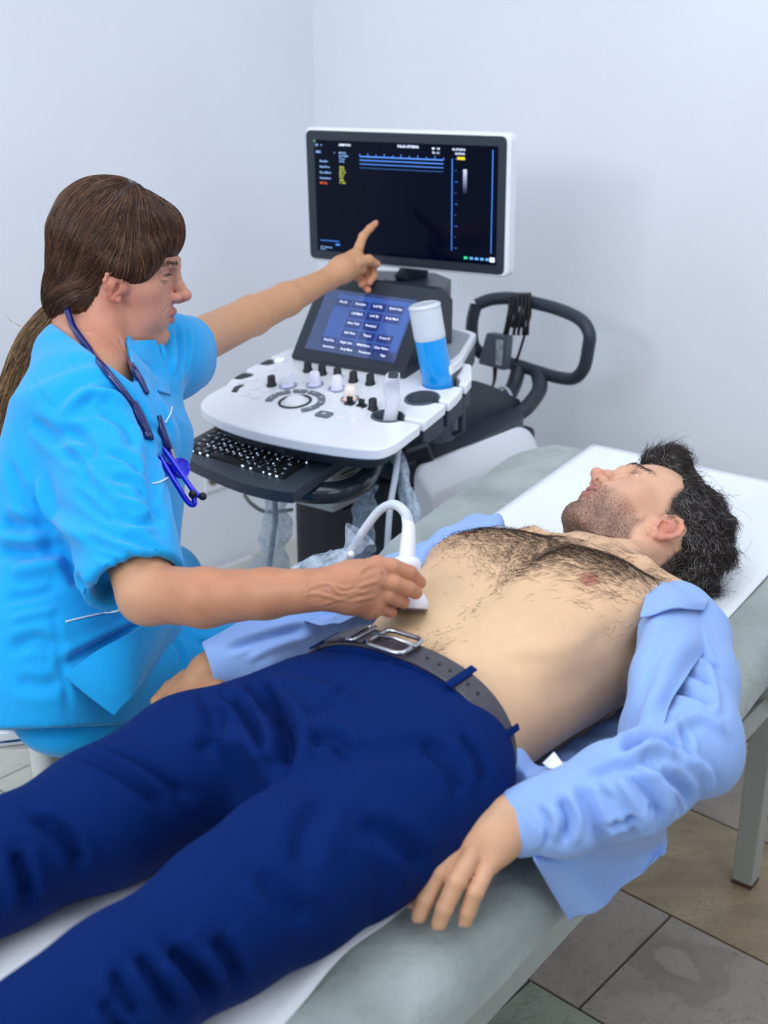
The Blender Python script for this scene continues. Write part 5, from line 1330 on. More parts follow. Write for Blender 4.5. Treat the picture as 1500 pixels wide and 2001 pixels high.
# ---------------------------------------------------------------- the man's open shirt
def on_w(px, py, w_):                       # photo point on the vertical plane beside the bed
    return w2b(onplane(px, py, bed(0, w_, 0), BW))
SH = Field()
cuff = bz_(1008, 1610, .768); f1 = bz_(1095, 1590, .780); f2 = bz_(1220, 1545, .798); el = bz_(1352, 1455, .785); up1 = bz_(1350, 1330, .80); shl = np.array([.315, .180, .806])
SH.cap([shl, up1, el], [.056, .053, .054], .03); SH.cap([el, f2, f1, cuff], [.054, .048, .041, .0325], .02)
SH.ell((.335, .150, .815), (.050, .055, .050), .03)
# far sleeve
rc_ = bz_(418, 1296, .752); r1 = bz_(505, 1266, .765)
SH.cap([(.315, -.185, .805), RE+[0, 0, .01], r1, rc_], [.054, .046, .038, .031], .02)
SH.ell((.335, -.155, .812), (.050, .055, .050), .03)
# folds: bands across the sleeves
fld = fnoise(77, 12, 25, 70)
def sleeve_fold(X):
    u_ = X[0]*60+X[1]*35+2.2*fld(X); return .0030*np.sin(u_)*(.5+.5*fld([X[1]*1.3, X[0]*.7, X[2]]))+.0020*fld(X)
SH.disp((-.12, .09, .66), (.40, .36, .92), sleeve_fold); SH.disp((-.12, -.42, .66), (.40, -.10, .92), sleeve_fold)
# keep the sleeves off the chest, open the cuffs
SH.loft([(.40, 0, .80), (.28, 0, .80), (.1, 0, .79), (-.1, 0, .785)], [.120, .148, .142, .130], [.13, .13, .13, .13], XW, YZ, .006, 's', e=2.6)
for a, b in ((f1, cuff), (r1, rc_)):
    d = unit(b-a); SH.half(b+d*.006, d, b-.07, b+.07, .002)
    kk = .88 if b is cuff else .82; SH.cap([b-d*.030, b+d*.05], [.026*kk, .0335*kk], .003, 's')
SH.half((0, 0, .702), (0, 0, -1), (-.2, -.48, .6), (.5, .30, .75), .004)
V4, Q4 = sculpt(SH, [(np.array([-.16, .07, .68]), np.array([.41, .37, .90]), .0032), (np.array([-.16, -.44, .68]), np.array([.41, -.09, .90]), .0036)], 1)
V4 = b2w(V4); Q4 = Q4[:, ::-1]; N4 = normals(V4, Q4); t4 = bvh(V4, Q4)
V4 = crease(V4, N4, t4, [(a, b*.85, c*1.5) for a, b, c in [
    ([(1215, 1465), (1250, 1440), (1290, 1440), (1330, 1460)], .007, .012), ([(1230, 1480), (1275, 1462), (1320, 1480)], .006, -.006),
    ([(1290, 1240), (1330, 1300), (1400, 1340)], .008, .006), ([(1250, 1400), (1310, 1350), (1400, 1370)], .009, .007), ([(1290, 1440), (1360, 1400), (1420, 1430)], .008, -.005),
    ([(1090, 1560), (1110, 1600), (1100, 1650)], .006, .008), ([(1130, 1530), (1160, 1600), (1180, 1650)], .008, .007), ([(1200, 1520), (1250, 1590), (1270, 1640)], .008, -.006), ([(1220, 1500), (1280, 1560), (1300, 1620)], .008, .008),
    ([(1290, 1500), (1340, 1550), (1350, 1600)], .009, .007), ([(1330, 1480), (1380, 1510), (1385, 1550)], .008, -.005), ([(1140, 1520), (1220, 1500), (1300, 1490)], .008, .005),
    ([(440, 1270), (520, 1245), (600, 1225)], .006, .006), ([(480, 1290), (540, 1262), (620, 1240)], .006, -.004),
    ([(1300, 1400), (1340, 1440), (1350, 1500)], .006, .005), ([(1370, 1280), (1395, 1340), (1400, 1400)], .007, -.003), ([(1050, 1575), (1070, 1610), (1070, 1650)], .004, .003), ([(1160, 1500), (1200, 1560), (1230, 1630)], .006, -.004), ([(1180, 1620), (1240, 1600), (1290, 1570)], .005, .005), ([(1240, 1460), (1290, 1510), (1330, 1590)], .006, .004), ([(1350, 1230), (1380, 1290), (1410, 1310)], .006, .004)]])
SHO = np_mesh('shirt', V4, Q4, M_shirt, MAN)
def cloth(name, ctrl, m, parent, nu=50, nv=40, fold=None, th=.0012):
    G = patch(ctrl, nu, nv, fold); return MB().grid(b2w(G)).build(name, m, parent, solid=th, off=0, angle=180)
# shirt back spread on the bed under the flank, from the waist to the armpit
S_a = np.linspace(-.115, .33, 7)
ctrl = []
for i, s in enumerate(S_a):
    wf = np.interp(s, [-.115, 0, .1, .2, .33], [.10, .10, .105, .12, .13]); we = np.interp(s, [-.115, 0, .1, .33], [.205, .225, .235, .21])
    ctrl.append([(s, wf, .712), (s, wf*.6+we*.4, .716+.008*(i % 2)), (s, wf*.25+we*.75, .735+.012*((i+1) % 2)), (s, we, .755)])
fd = lambda u_, v_: .0045*np.sin(u_*26+v_*6+2*np.sin(v_*5))*np.sin(v_*3.1)+.002*np.sin(u_*55-v_*9)
cloth('shirt_back', ctrl, M_shirt, SHO, 90, 36, fd)
# near front: from the placket edge along the flank over to the sleeve
rows_ = [[(1276, 1138, .872), (1300, 1150, .878), (1335, 1165, .872), (1378, 1200, .845)],
         [(1252, 1200, .868), (1290, 1205, .885), (1335, 1225, .880), (1385, 1255, .850)],
         [(1232, 1270, .842), (1262, 1285, .868), (1300, 1290, .872), (1350, 1310, .860)],
         [(1222, 1345, .808), (1240, 1360, .842), (1270, 1360, .852), (1310, 1370, .850)],
         [(1212, 1410, .775), (1222, 1425, .800), (1242, 1430, .820), (1280, 1430, .835)],
         [(1200, 1465, .752), (1205, 1475, .775), (1220, 1480, .790), (1240, 1480, .800)]]
ctrl = [[bz_(*p) for p in r] for r in rows_]
fd2 = lambda u_, v_: .0050*np.sin(v_*13+1.5*np.sin(u_*3))*smooth01(u_, .08, .4)+.0015*np.sin(u_*20+v_*7)
cloth('shirt_front', ctrl, M_shirt, SHO, 70, 44, fd2, .0016)
# collar turned down at the near shoulder
rows_ = [[(1270, 1132, .868), (1295, 1138, .872), (1340, 1155, .862), (1381, 1163, .850)], [(1262, 1160, .884), (1300, 1165, .890), (1345, 1172, .880), (1384, 1172, .862)], [(1250, 1205, .884), (1290, 1195, .893), (1335, 1190, .886), (1376, 1192, .860)]]
cloth('collar', [[bz_(*p) for p in r] for r in rows_], M_shirt, SHO, 24, 34, lambda u_, v_: .002*np.sin(v_*9), .0022)
MB().tube(b2w(np.array([bz_(*p) for p in ((1378, 1163, .848), (1384, 1180, .840), (1378, 1196, .84), (1384, 1215, .835), (1381, 1222, .833))])), .0025, 8).build('collar_lining', mat('shirt_inside', '2f6bd0', .8), SHO)
# loose tail between belt and cuff, and the part hanging over the edge of the bed
rows_ = [[(978, 1455, .800), (1010, 1470, .790), (1060, 1490, .775), (1120, 1500, .772)], [(982, 1490, .780), (1015, 1500, .790), (1060, 1510, .785), (1130, 1515, .790)],
         [(985, 1525, .765), (1010, 1530, .775), (1050, 1535, .785), (1110, 1540, .790)], [(975, 1560, .755), (1000, 1560, .765), (1040, 1560, .78), (1100, 1565, .785)]]
cloth('shirt_tail', [[bz_(*p) for p in r] for r in rows_], M_shirt, SHO, 40, 50, lambda u_, v_: .0055*np.sin(v_*11+u_*5+.8), .0014)
top = [bz_(1030, 1640, .738), bz_(1100, 1650, .740), bz_(1200, 1640, .742), bz_(1300, 1610, .745)]
rows_ = [top, [on_w(1045, 1680, .222), on_w(1120, 1690, .232), on_w(1210, 1680, .236), on_w(1302, 1640, .240)],
         [on_w(1075, 1735, .228), on_w(1145, 1735, .240), on_w(1225, 1710, .236), on_w(1300, 1665, .246)],
         [on_w(1116, 1804, .236), on_w(1165, 1775, .248), on_w(1235, 1722, .240), on_w(1297, 1672, .250)]]
cloth('hanging_tail', rows_, M_shirt, SHO, 40, 50, lambda u_, v_: .005*np.sin(v_*12+.4)*u_, .0014)
# far front of the shirt behind the chest
rows_ = [[(985, 1030, .845), (972, 1006, .850), (950, 1003, .835), (930, 1010, .81)], [(900, 1050, .868), (885, 1035, .872), (865, 1040, .850), (840, 1050, .82)],
         [(835, 1095, .868), (815, 1085, .868), (800, 1085, .845), (780, 1095, .81)], [(800, 1130, .860), (780, 1125, .855), (765, 1125, .83), (750, 1130, .80)],
         [(740, 1185, .84), (715, 1180, .835), (690, 1185, .81), (670, 1190, .78)], [(660, 1222, .83), (630, 1215, .822), (600, 1215, .80), (570, 1225, .77)]]
cloth('far_front', [[bz_(*p) for p in r] for r in rows_], M_shirt, SHO, 80, 26, lambda u_, v_: .004*np.sin(v_*8+u_*14)+.002*np.sin(u_*37), .0014)
ctl = [bz_(1060, 1492, .792), bz_(1082, 1470, .800), bz_(1107, 1503, .797), bz_(1072, 1502, .794)]
MB().add([b2w(p) for p in ctl]+[b2w(p+[0, 0, .0008]) for p in ctl], [(0,1,2,3), (7,6,5,4), (0,4,5,1), (1,5,6,2), (2,6,7,3), (3,7,4,0)]).build('care_label', M_paper, SHO, smooth=False)
# cuffs as bands on the sleeve ends, with a button on the near one
for a, b, r_ in ((f1, cuff, .0340), (r1, rc_, .0320)):
    d = unit(b-a); A_ = b2w(b-d*.030); B_ = b2w(b+d*.006); dd = unit(B_-A_); L_ = np.linalg.norm(B_-A_)
    MB().lathe([(r_-.0045, L_-.012), (r_-.0035, L_-.001), (r_-.0015, L_+.001), (r_, L_-.002), (r_+.0012, L_*.5), (r_+.0010, .003), (r_-.0010, 0), (r_-.008, .001)], A_, dd, 40).build('cuff', M_shirt, SHO, angle=60)
# ================================================================ the woman on the stool
WC = unit(.17*RX + .94*UQ + .30*BK); WF = .975*RX - .16*UQ - .13*BK; WF = unit(WF - WC*(WF @ WC)); WL = np.cross(WC, WF)
WH0 = at_d(214, 548, 1.82); WR = np.array([WL, WF, WC]); LW_ = local(WH0, WR)
M_scrub = mat('scrub_cotton', '16a0e4', .82, var=.03, scale=600, bump=.00015, bscale=1300, spec=.15, sheen=.25)
M_pipe = mat('white_piping', 'dfeaf6', .7)
WO = thing('person', 'brown haired woman in turquoise scrubs seated at the bedside, pointing at the monitor', 'person', at_d(150, 1390, 1.72)*[1, 1, 0])
FWD = unit(np.array([.985, -.17, 0])); LAT = unit(np.array([.17, .985, 0]))     # chest direction, her left (away from camera)
SN = at_d(178, 812, 1.66); SF = at_d(318, 700, 1.97)
EN = at_d(290, 1160, 1.475); WNr = at_d(655, 1150, 1.335)
EF = at_d(492, 617, 2.22); WFa = at_d(640, 546, 2.42)
tc_ = [at_d(170, 1335, 1.74), at_d(165, 1240, 1.745), at_d(165, 1110, 1.76), at_d(182, 960, 1.785), at_d(205, 820, 1.80), at_d(222, 730, 1.81), at_d(205, 690, 1.82)]
fw = Field()
fw.loft(tc_, [.085, .098, .095, .100, .078, .046, .034], [.14, .15, .130, .135, .125, .080, .060], FWD, LAT, 0, e=2.2)
nb = at_d(180, 692, 1.815)
fw.cap([nb-[0, 0, .05]-FWD*.01, nb, tuple(LW_(0, -.030, -.060)), tuple(LW_(0, -.018, -.01))], [.050, .051, .045, .048], .03)
fw.cap([tuple(LW_(.05, -.02, -.03)), at_d(255, 735, 1.80)], [.011, .007], .015); fw.cap([tuple(LW_(-.052, -.016, -.03)), at_d(258, 740, 1.78)], [.011, .007], .015)
fw.cap([nb+LAT*.03, SF], [.040, .038], .025); fw.cap([nb-LAT*.03, SN], [.05, .045], .04)
add_head(fw, WH0, WR, False, ear=(.022, -.001), es=.78)
fw.ell(LW_(0, .045, -.082), (.035, .040, .016), .02, 'u', WR)         # soft under-chin
fw.cap([SN, EN], [.050, .039], .03); fw.cap([EN, at_d(400, 1168, 1.42), at_d(520, 1160, 1.375), WNr], [.037, .035, .0285, .0235], .012)
fw.cap([SF, EF], [.042, .037], .02); fw.cap([EF, at_d(560, 585, 2.31), WFa], [.037, .032, .0225], .012)
# pointing hand
pt = lambda x, y, t: at_d(x, y, t)
fw.cap([WFa, pt(668, 526, 2.445), pt(694, 503, 2.470)], [.0225, .027, .019], .01)
fw.cap([pt(665, 533, 2.44), pt(700, 522, 2.475)], [.022, .018], .012)
indx = [pt(697, 495, 2.475), pt(709, 462, 2.500), pt(722, 447, 2.515), pt(733, 437, 2.525)]
thm = [pt(672, 532, 2.44), pt(697, 514, 2.455), pt(720, 508, 2.475), pt(736, 516, 2.49)]
mid_ = [pt(702, 508, 2.485), pt(728, 520, 2.515), pt(730, 540, 2.500), pt(722, 552, 2.480)]
rng_ = [pt(697, 520, 2.49), pt(720, 535, 2.515), pt(718, 552, 2.500), pt(706, 556, 2.48)]
lit_ = [pt(688, 532, 2.49), pt(706, 548, 2.505), pt(716, 562, 2.495), pt(719, 567, 2.485)]
fw.cap(indx, [.0115, .0092, .0082, .0070], .004); fw.cap(thm, [.015, .0125, .0110, .0080], .004)
for f_ in (mid_, rng_, lit_): fw.cap(f_, [.0100, .0090, .0080, .0072], .002)
# hand on the probe, back of the hand towards the camera
fw.cap([WNr, pt(690, 1142, 1.34), pt(722, 1132, 1.345)], [.0235, .026, .020], .012)
fw.cap([pt(690, 1165, 1.34), pt(722, 1180, 1.348)], [.022, .017], .012)
ki = [pt(737, 1104, 1.352), pt(738, 1136, 1.345), pt(732, 1164, 1.347), pt(724, 1188, 1.355)]
for k_ in ki: fw.cap([pt(690, 1145, 1.342), k_], [.020, .0112], .010)
gi = [[ki[0], pt(768, 1108, 1.352), pt(800, 1120, 1.360), pt(819, 1138, 1.372)],
      [ki[1], pt(770, 1140, 1.345), pt(798, 1151, 1.352), pt(812, 1158, 1.366)],
      [ki[2], pt(758, 1164, 1.347), pt(778, 1172, 1.356), pt(788, 1177, 1.368)],
      [ki[3], pt(745, 1188, 1.356), pt(758, 1193, 1.364), pt(764, 1196, 1.372)]]
for f_, r_ in zip(gi, ((.0105, .0096, .0090, .0080), (.0105, .0096, .0089, .0080), (.0098, .0090, .0084, .0075), (.0088, .0080, .0074, .0068))): fw.cap(f_, r_, .0022)
tg = [pt(700, 1120, 1.375), pt(738, 1118, 1.405), pt(768, 1130, 1.425), pt(788, 1145, 1.425)]
fw.cap(tg, [.017, .0135, .0115, .0095], .006)
cnw = np.array([LW_(a, b, c) for a in (-.10, .10) for b in (-.115, .135) for c in (-.125, .135)])
hb1 = np.array(indx+thm+mid_+rng_+lit_+[WFa]); hb2 = np.array(sum(gi, [])+tg+[WNr])
lo_, hi_ = np.minimum(tc_[0], EN)-.25, np.maximum(EF, WH0)+.15
allp = np.array(tc_+[SN, SF, EN, WNr, EF, WFa])
V5, Q5 = sculpt(fw, [(cnw.min(0), cnw.max(0), .00150), (hb1.min(0)-.032, hb1.max(0)+.032, .0020), (hb2.min(0)-.034, hb2.max(0)+.034, .0018),
                     ([-.64, 1.58, .98], [-.24, 2.06, 1.24], .0036), (allp.min(0)-.08, allp.max(0)+.08, .0065)], 1, True)
P5 = to_local(V5, WH0, WR); N5 = normals(V5, Q5); t5 = bvh(V5, Q5)
V5 = crease(V5, N5, t5, [([(598, 1150), (640, 1140), (665, 1160), (700, 1155), (722, 1162)], .0020, -.0013), ([(560, 1175), (610, 1160), (650, 1168), (690, 1178)], .0020, -.0012),
    ([(620, 1185), (660, 1172), (700, 1160), (728, 1150)], .0018, -.0011), ([(650, 1140), (672, 1150), (690, 1145)], .0018, -.0011), ([(700, 1120), (715, 1108), (735, 1104)], .0025, -.0018),
    ([(695, 1150), (720, 1140), (738, 1136)], .0022, -.0014), ([(690, 1175), (712, 1170), (732, 1166)], .0022, -.0014), ([(745, 1118), (750, 1124), (752, 1130)], .0035, .002), ([(742, 1148), (748, 1154), (748, 1160)], .003, .0018),
    ([(333, 595), (318, 612), (312, 640)], .0022, .0008), ([(360, 588), (342, 590), (335, 596)], .002, .0010), ([(352, 532), (344, 540), (338, 545)], .002, .0008),
    ([(230, 660), (245, 690), (255, 720)], .004, .0025), ([(262, 668), (268, 690), (266, 715)], .0035, -.002)])
tint = np.tile(np.array(lin('c99878')), (len(V5), 1))
hd = (np.linalg.norm(P5-np.array([0, .01, .0]), axis=1) < .165).astype(float)*smooth01(P5[:, 2], -.14, -.10)
mixc('c8917a', hd)
mixc('c88272', .55*hd*sum(blob(P5, (s_*.05, .058, -.010), (.026, .035, .025)) for s_ in (-1, 1)))
mixc('c97a6c', .6*hd*blob(P5, (0, .118, -.012), (.02, .02, .018)))
for s_ in (-1, 1):
    mixc('cc7666', .8*hd*blob(P5, (s_*.082, .012, -.008), (.016, .026, .030)))
    mixc('7d5048', .85*hd*blob(P5, (s_*.031, .092, .0315), (.014, .012, .0042)))
    mixc('2d1d1a', .95*hd*blob(P5, (s_*.032, .0925, .0268), (.0125, .006, .0022)))
mixc('a8535c', .9*hd*np.clip(blob(P5, (0, .100, -.0325), (.020, .02, .0055))+blob(P5, (0, .097, -.0455), (.017, .02, .0060)), 0, 1))
mixc('5a2a2c', .8*hd*blob(P5, (0, .097, -.0390), (.020, .012, .0016)))
nw_ = fnoise(8, 16, 80, 300)(V5.T)
arm1 = smooth01(V5[:, 0], EN[0]-.02, EN[0]+.05)*(V5[:, 2] < 1.03)
mixc('b87d5e', .75*arm1); mixc('a96a52', .35*arm1*np.clip(nw_, 0, 1))
mixc('d09a72', .8*smooth01(V5[:, 1], 2.05, 2.15))
mixc('cc7c6c', .5*sum(blob(V5, k_, (.012,)*3) for k_ in ki)+.4*sum(blob(V5, f_[-1], (.012,)*3) for f_ in gi+[mid_, rng_, lit_, indx, thm]))
mixc('c07a60', .6*blob(V5, at_d(235, 700, 1.76), (.06, .06, .07)))
np_mesh('body', V5, Q5, M_skin, WO, tint); print('woman body', len(V5))
for s_ in (-1, 1): eyeball(WO, WH0, WR, s_, (0, 1, -.55), M_iris)
nails([gi[0], gi[1], indx], [RX, UQ, BK*.7+UQ*.5], M_nail, WO, .0060)
for sg in (-1, 1):
    e_ = hd*np.exp(-((P5[:, 2]-(.046-.30*np.clip(np.abs(P5[:, 0])-.036, 0, 1)))/.0032)**2)*smooth01(sg*P5[:, 0], .012, .018)*smooth01(-sg*P5[:, 0], -.050, -.044)*(P5[:, 1] > .04)
    p, nn = roots(V5, Q5, e_, 240, 57+sg); P = grow(p, nn, np.tile(WL*sg+WC*.15, (len(p), 1)), .008, .15, .15, 5, 58); strands('eyebrow', P, .00018, M_chair, WO)
    # lashes
    a = np.linspace(-1, 1, 26); base_ = np.array([LW_(sg*(.0312+.0105*x), .0895-.004*x*x-(.004*(x > 0)*x), .0285-.0015*x*x) for x in a])
    P = np.stack([base_+(WF*.0075+WL*sg*.003*a[:, None]-WC*.0035)*t*(1)+WC*.0035*t*t for t in np.linspace(0, 1, 5)], 1); strands('eyelashes', P, .00030, M_blk, WO)
# ---------------------------------------------------------------- hair
fhw = Field()
def Hw(c, r, k=.014, op='u'): fhw.ell(LW_(*c), r, k, op, WR)
Hw((0, -.006, .062), (.077, .094, .094), 0); Hw((0, .050, .098), (.058, .050, .036)); Hw((0, .078, .078), (.054, .026, .028)); Hw((0, -.058, .010), (.060, .036, .055)); Hw((0, -.064, -.034), (.052, .034, .042), .02)
for sg in (-1, 1): Hw((sg*.040, -.034, -.022), (.032, .036, .036), .012)
Hw((-.050, .030, .050), (.026, .050, .032)); Hw((.050, .030, .050), (.026, .050, .032)); Hw((-.055, .040, .030), (.016, .026, .022), .01); Hw((.055, .040, .030), (.016, .026, .022), .01)
TIE = at_d(127, 597, 1.83)
for sg in (-1, 1): Hw((sg*.0715, .012, .040), (.014, .032, .016), .008)
fhw.cap([LW_(0, -.055, -.045), TIE], [.032, .016], .02)
Hw((0, .082, -.018), (.075, .070, .062), .006, 's')
for sg in (-1, 1): Hw((sg*.084, .028, -.014), (.026, .017, .022), .004, 's')
Hw((0, .030, -.078), (.062, .055, .045), .008, 's')
for sg in (-1, 1): Hw((sg*.0735, .018, .030), (.011, .026, .013), .006)
nwh = fnoise(91, 14, 60, 200); bl_, bh_ = cnw.min(0)-.03, cnw.max(0)+.02; bl_ = np.minimum(bl_, TIE-.03)
fhw.disp(bl_, bh_, lambda X: .0008*nwh(X))
V6, Q6 = sculpt(fhw, [(bl_, bh_, .0030)], 2); t6 = bvh(V6, Q6); P6 = to_local(V6, WH0, WR)
HWo = np_mesh('hair', V6, Q6, M_hair, WO, np.tile(np.array(lin('3a2418')), (len(V6), 1)))
rg = np.random.default_rng(5)
p, nn = outside(*roots(V6, Q6, smooth01(P6[:, 2], -.03, .06)+.4, 8000, 61), t5)
n_ = len(p); m_ = 13; PP = np.zeros((n_, m_, 3)); cur = p.copy(); crown = np.array([-.0, -.045, .14])
part = to_local(p, WH0, WR); front_ = (part[:, 1] > .030+rg.normal(size=n_)*.022) & (part[:, 2] > .050)
tie_l = to_local(TIE, WH0, WR); steps = np.where(front_, .0062, .0105)*rg.uniform(.7, 1.15, n_)
wfr = smooth01(part[:, 1], .005, .060)*smooth01(part[:, 2], .025, .070); front_ = wfr > .5; steps = np.where(front_, .0062, .0100)*rg.uniform(.7, 1.15, n_); jit = rg.normal(size=(n_, 3))*.06; off = rg.uniform(.0, .0022, n_)
for j in range(m_):
    PP[:, j] = cur
    if j == m_-1: break
    l = to_local(cur, WH0, WR)
    d_back = tie_l[None]-l; d_back /= np.linalg.norm(d_back, axis=1)[:, None]+1e-9
    d_front = np.stack([np.sign(l[:, 0])*.35, np.full(n_, .75), -.55-np.clip(l[:, 1]-.05, 0, 1)*22], 1); d_front /= np.linalg.norm(d_front, axis=1)[:, None]
    mid = (4*wfr*(1-wfr))[:, None]*np.stack([np.sign(l[:, 0])*.25, np.zeros(n_), np.full(n_, -.9)], 1)
    dl_ = wfr[:, None]*d_front+(1-wfr[:, None])*d_back+mid; dl_ /= np.linalg.norm(dl_, axis=1)[:, None]+1e-9; dl_ = dl_+jit
    dw = dl_ @ WR; nxt = cur + dw*steps[:, None]
    for i in range(n_):
        h = t6.find_nearest(Vector(nxt[i])); cur[i] = np.array(h[0])+np.array(h[1])*off[i]
lc_ = to_local(p, WH0, WR); sh = rg.random(n_)
palette = np.array([lin('4a2f20'), lin('6a4630'), lin('34211a'), lin('7d5a3c')])
cols = palette[np.where(sh < .45, 0, np.where(sh < .68, 1, np.where(sh < .93, 2, 3)))]
strands('hair_locks', PP, .00055, M_hair, HWo, cols, taper=.6, kind='stuff')
# ponytail
tail = spline([TIE, at_d(98, 625, 1.84), at_d(58, 690, 1.85), at_d(30, 770, 1.84), at_d(8, 850, 1.82), at_d(-12, 930, 1.80)], 8)
trad = np.interp(np.linspace(0, 1, len(tail)), [0, .1, .35, .7, 1], [.011, .017, .026, .027, .012])
mbt = MB().tube(tail, trad*.8, 18, flat=.8); 
TLo = mbt.build('ponytail', mat('ponytail_brown', '5a402a', .45, var=.2, scale=40), HWo, angle=180)
Tt = np.gradient(tail, axis=0); Tt /= np.linalg.norm(Tt, axis=1)[:, None]; xs = np.cross(Tt, [0.2, 1, .1]); xs /= np.linalg.norm(xs, axis=1)[:, None]; ys = np.cross(Tt, xs)
n_ = 2600; ph = rg.uniform(0, 6.28, n_); rr0 = np.sqrt(rg.random(n_))*.35+.68; idxs = np.linspace(0, len(tail)-1, 22).astype(int)
wob = rg.uniform(0, 6.28, n_); PP = np.zeros((n_, 22, 3)); endl = rg.uniform(.75, 1.08, n_)
for j, ii in enumerate(idxs):
    k = np.clip(ii*endl, 0, len(tail)-1).astype(int); a = ph+.25*np.sin(wob+j*.25); r_ = trad[k]*rr0*(1+.10*np.sin(wob*3+j*.4))
    PP[:, j] = tail[k]+xs[k]*(r_*np.cos(a))[:, None]+ys[k]*(r_*np.sin(a)*.85)[:, None]
sh = rg.random(n_); palt = np.array([lin('6b4c30'), lin('8f6d45'), lin('4c3423'), lin('a9875a')])
strands('ponytail_locks', PP, .00060, M_hair, HWo, palt[np.where(sh < .4, 0, np.where(sh < .65, 1, np.where(sh < .88, 2, 3)))], taper=.5, kind='stuff')
fly = [[at_d(70, 640, 1.84), at_d(50, 640, 1.83), at_d(25, 630, 1.83), at_d(8+3*i, 612+4*i, 1.83)] for i in range(4)]+[[at_d(300, 352, 1.8), at_d(308, 350, 1.8), at_d(315, 356, 1.8), at_d(320, 362, 1.8)]]
strands('loose_hair', [spline(f_, 3) for f_ in fly[:4]], .0004, M_hair, HWo, np.tile(np.array(lin('9a7a4c')), (4, 1)))
dT = unit(tail[3]-tail[0])
for i in range(2): MB().lathe([(.0145, -.002), (.0165, 0), (.0145, .002)], TIE+dT*(.002+.005*i), dT, 24, closed=True).build('hair_tie', mat('hair_tie_beige', 'b79f90', .8), HWo)
# ---------------------------------------------------------------- trousers (before the tunic, same cloth)
HPn = at_d(170, 1350, 1.70); KN = at_d(505, 1258, 2.02); KF = at_d(560, 1190, 2.2)
fp = Field()
fp.ell(at_d(168, 1345, 1.735), (.100, .16, .062), 0)
KN = np.array([-.235, 1.83, .565]); KF = np.array([-.42, 2.06, .57]); HPn = at_d(185, 1340, 1.68); HPf = HPn+LAT*.17
fp.cap([HPn, (HPn+KN)/2+[0, 0, .0], KN], [.070, .078, .066], .03); fp.cap([KN, KN+[-.02, .02, -.36]], [.064, .050], .03)
fp.cap([HPf, KF], [.070, .066], .03); fp.cap([KF, KF+[-.02, .02, -.36]], [.064, .050], .03)
nf = fnoise(15, 10, 20, 60); L5 = np.array([-.85, 1.2, .12]); H5 = np.array([-.05, 2.25, .80])
fp.disp(L5, H5, lambda X: .0022*nf(X))
Vp, Qp = sculpt(fp, [(L5, H5, .0065)], 1); Np = normals(Vp, Qp); tp5 = bvh(Vp, Qp)
Vp = crease(Vp, Np, tp5, [([(330, 1240), (355, 1280), (350, 1330)], .006, .006), ([(380, 1255), (420, 1262), (440, 1250)], .005, .005), ([(140, 1375), (200, 1370), (230, 1350)], .006, .005)])
WT = np_mesh('scrub_trousers', Vp, Qp, M_scrub, WO)
for K_ in (KN, KF):
    fx = K_+np.array([-.02, .02, -.36]); mb = MB().tube([fx+[0, 0, .03], fx+[0, 0, -.09]], [.036, .034], 14); mb.build('ankle', M_skin, WO)
    dsh = unit([.9, .3, 0]); c_ = fx*[1, 1, 0]
    MB().tube(spline([c_-dsh*.06+[0, 0, .045], c_+[0, 0, .045], c_+dsh*.10+[0, 0, .038], c_+dsh*.17+[0, 0, .03]], 4), [.040, .042, .038, .026], 16, flat=.8).build('shoe', M_white, WO, angle=180)
# ---------------------------------------------------------------- tunic
fu = Field()
tq = [at_d(172, 1408, 1.745), at_d(162, 1330, 1.745), at_d(168, 1225, 1.745), at_d(170, 1110, 1.76), at_d(178, 960, 1.785), at_d(198, 820, 1.80), at_d(206, 745, 1.81), at_d(192, 700, 1.82)]
fu.loft(tq, [.104, .120, .128, .118, .125, .112, .088, .060], [.192, .188, .178, .160, .165, .168, .135, .088], FWD, LAT, 0, e=2.35)
fu.cap([nb+LAT*.035, SF], [.066, .070], .035); fu.cap([at_d(290, 735, 1.86), SF], [.050, .060], .03); fu.cap([nb-LAT*.035, SN], [.074, .066], .035)
fu.ell(at_d(275, 870, 1.70), (.055, .060, .065), .04); fu.ell(at_d(285, 860, 1.86), (.055, .060, .065), .04)
ON = at_d(262, 1140, 1.485); dN = unit(ON-SN); e1_ = unit(at_d(340, 1110, 1.475)-at_d(182, 1170, 1.495)); e1_ = unit(e1_-dN*(e1_ @ dN)); e2_ = np.cross(dN, e1_)
up_ = SN-dN*.01
fu.loft([up_, up_*.5+ON*.5, ON], [.068, .070, .066], [.066, .062, .058], e1_, e2_, .030, e=2.2)
OF = at_d(368, 690, 2.045); dF = unit(OF-SF); f1_ = unit(at_d(396, 622, 2.07)-at_d(345, 752, 2.03)); f1_ = unit(f1_-dF*(f1_ @ dF)); f2_ = np.cross(dF, f1_)
fu.loft([SF-dF*.02, SF*.5+OF*.5, OF], [.062, .066, .066], [.060, .060, .058], f1_, f2_, .030, e=2.2)
nu_ = fnoise(23, 12, 10, 32); nu2 = fnoise(29, 12, 35, 90); UL = allp.min(0)-[.30, .25, .20]; UH = np.maximum(SF, WH0)+[.15, .2, .05]
nu3 = fnoise(33, 10, 40, 90, (1, .4, 1)); 
def fade(X):
    r1 = np.sqrt((X[0]-ON[0])**2+(X[1]-ON[1])**2+(X[2]-ON[2])**2); r2 = np.sqrt((X[0]-OF[0])**2+(X[1]-OF[1])**2+(X[2]-OF[2])**2)
    return .25+.75*np.clip(np.minimum(r1, r2)/.14-.5, 0, 1)
fu.disp(UL, UH, lambda X: (.0042*nu_(X)+.0011*nu2(X)+.0013*nu3(X)*np.clip(nu_(X)+.3, 0, 1))*fade(X))
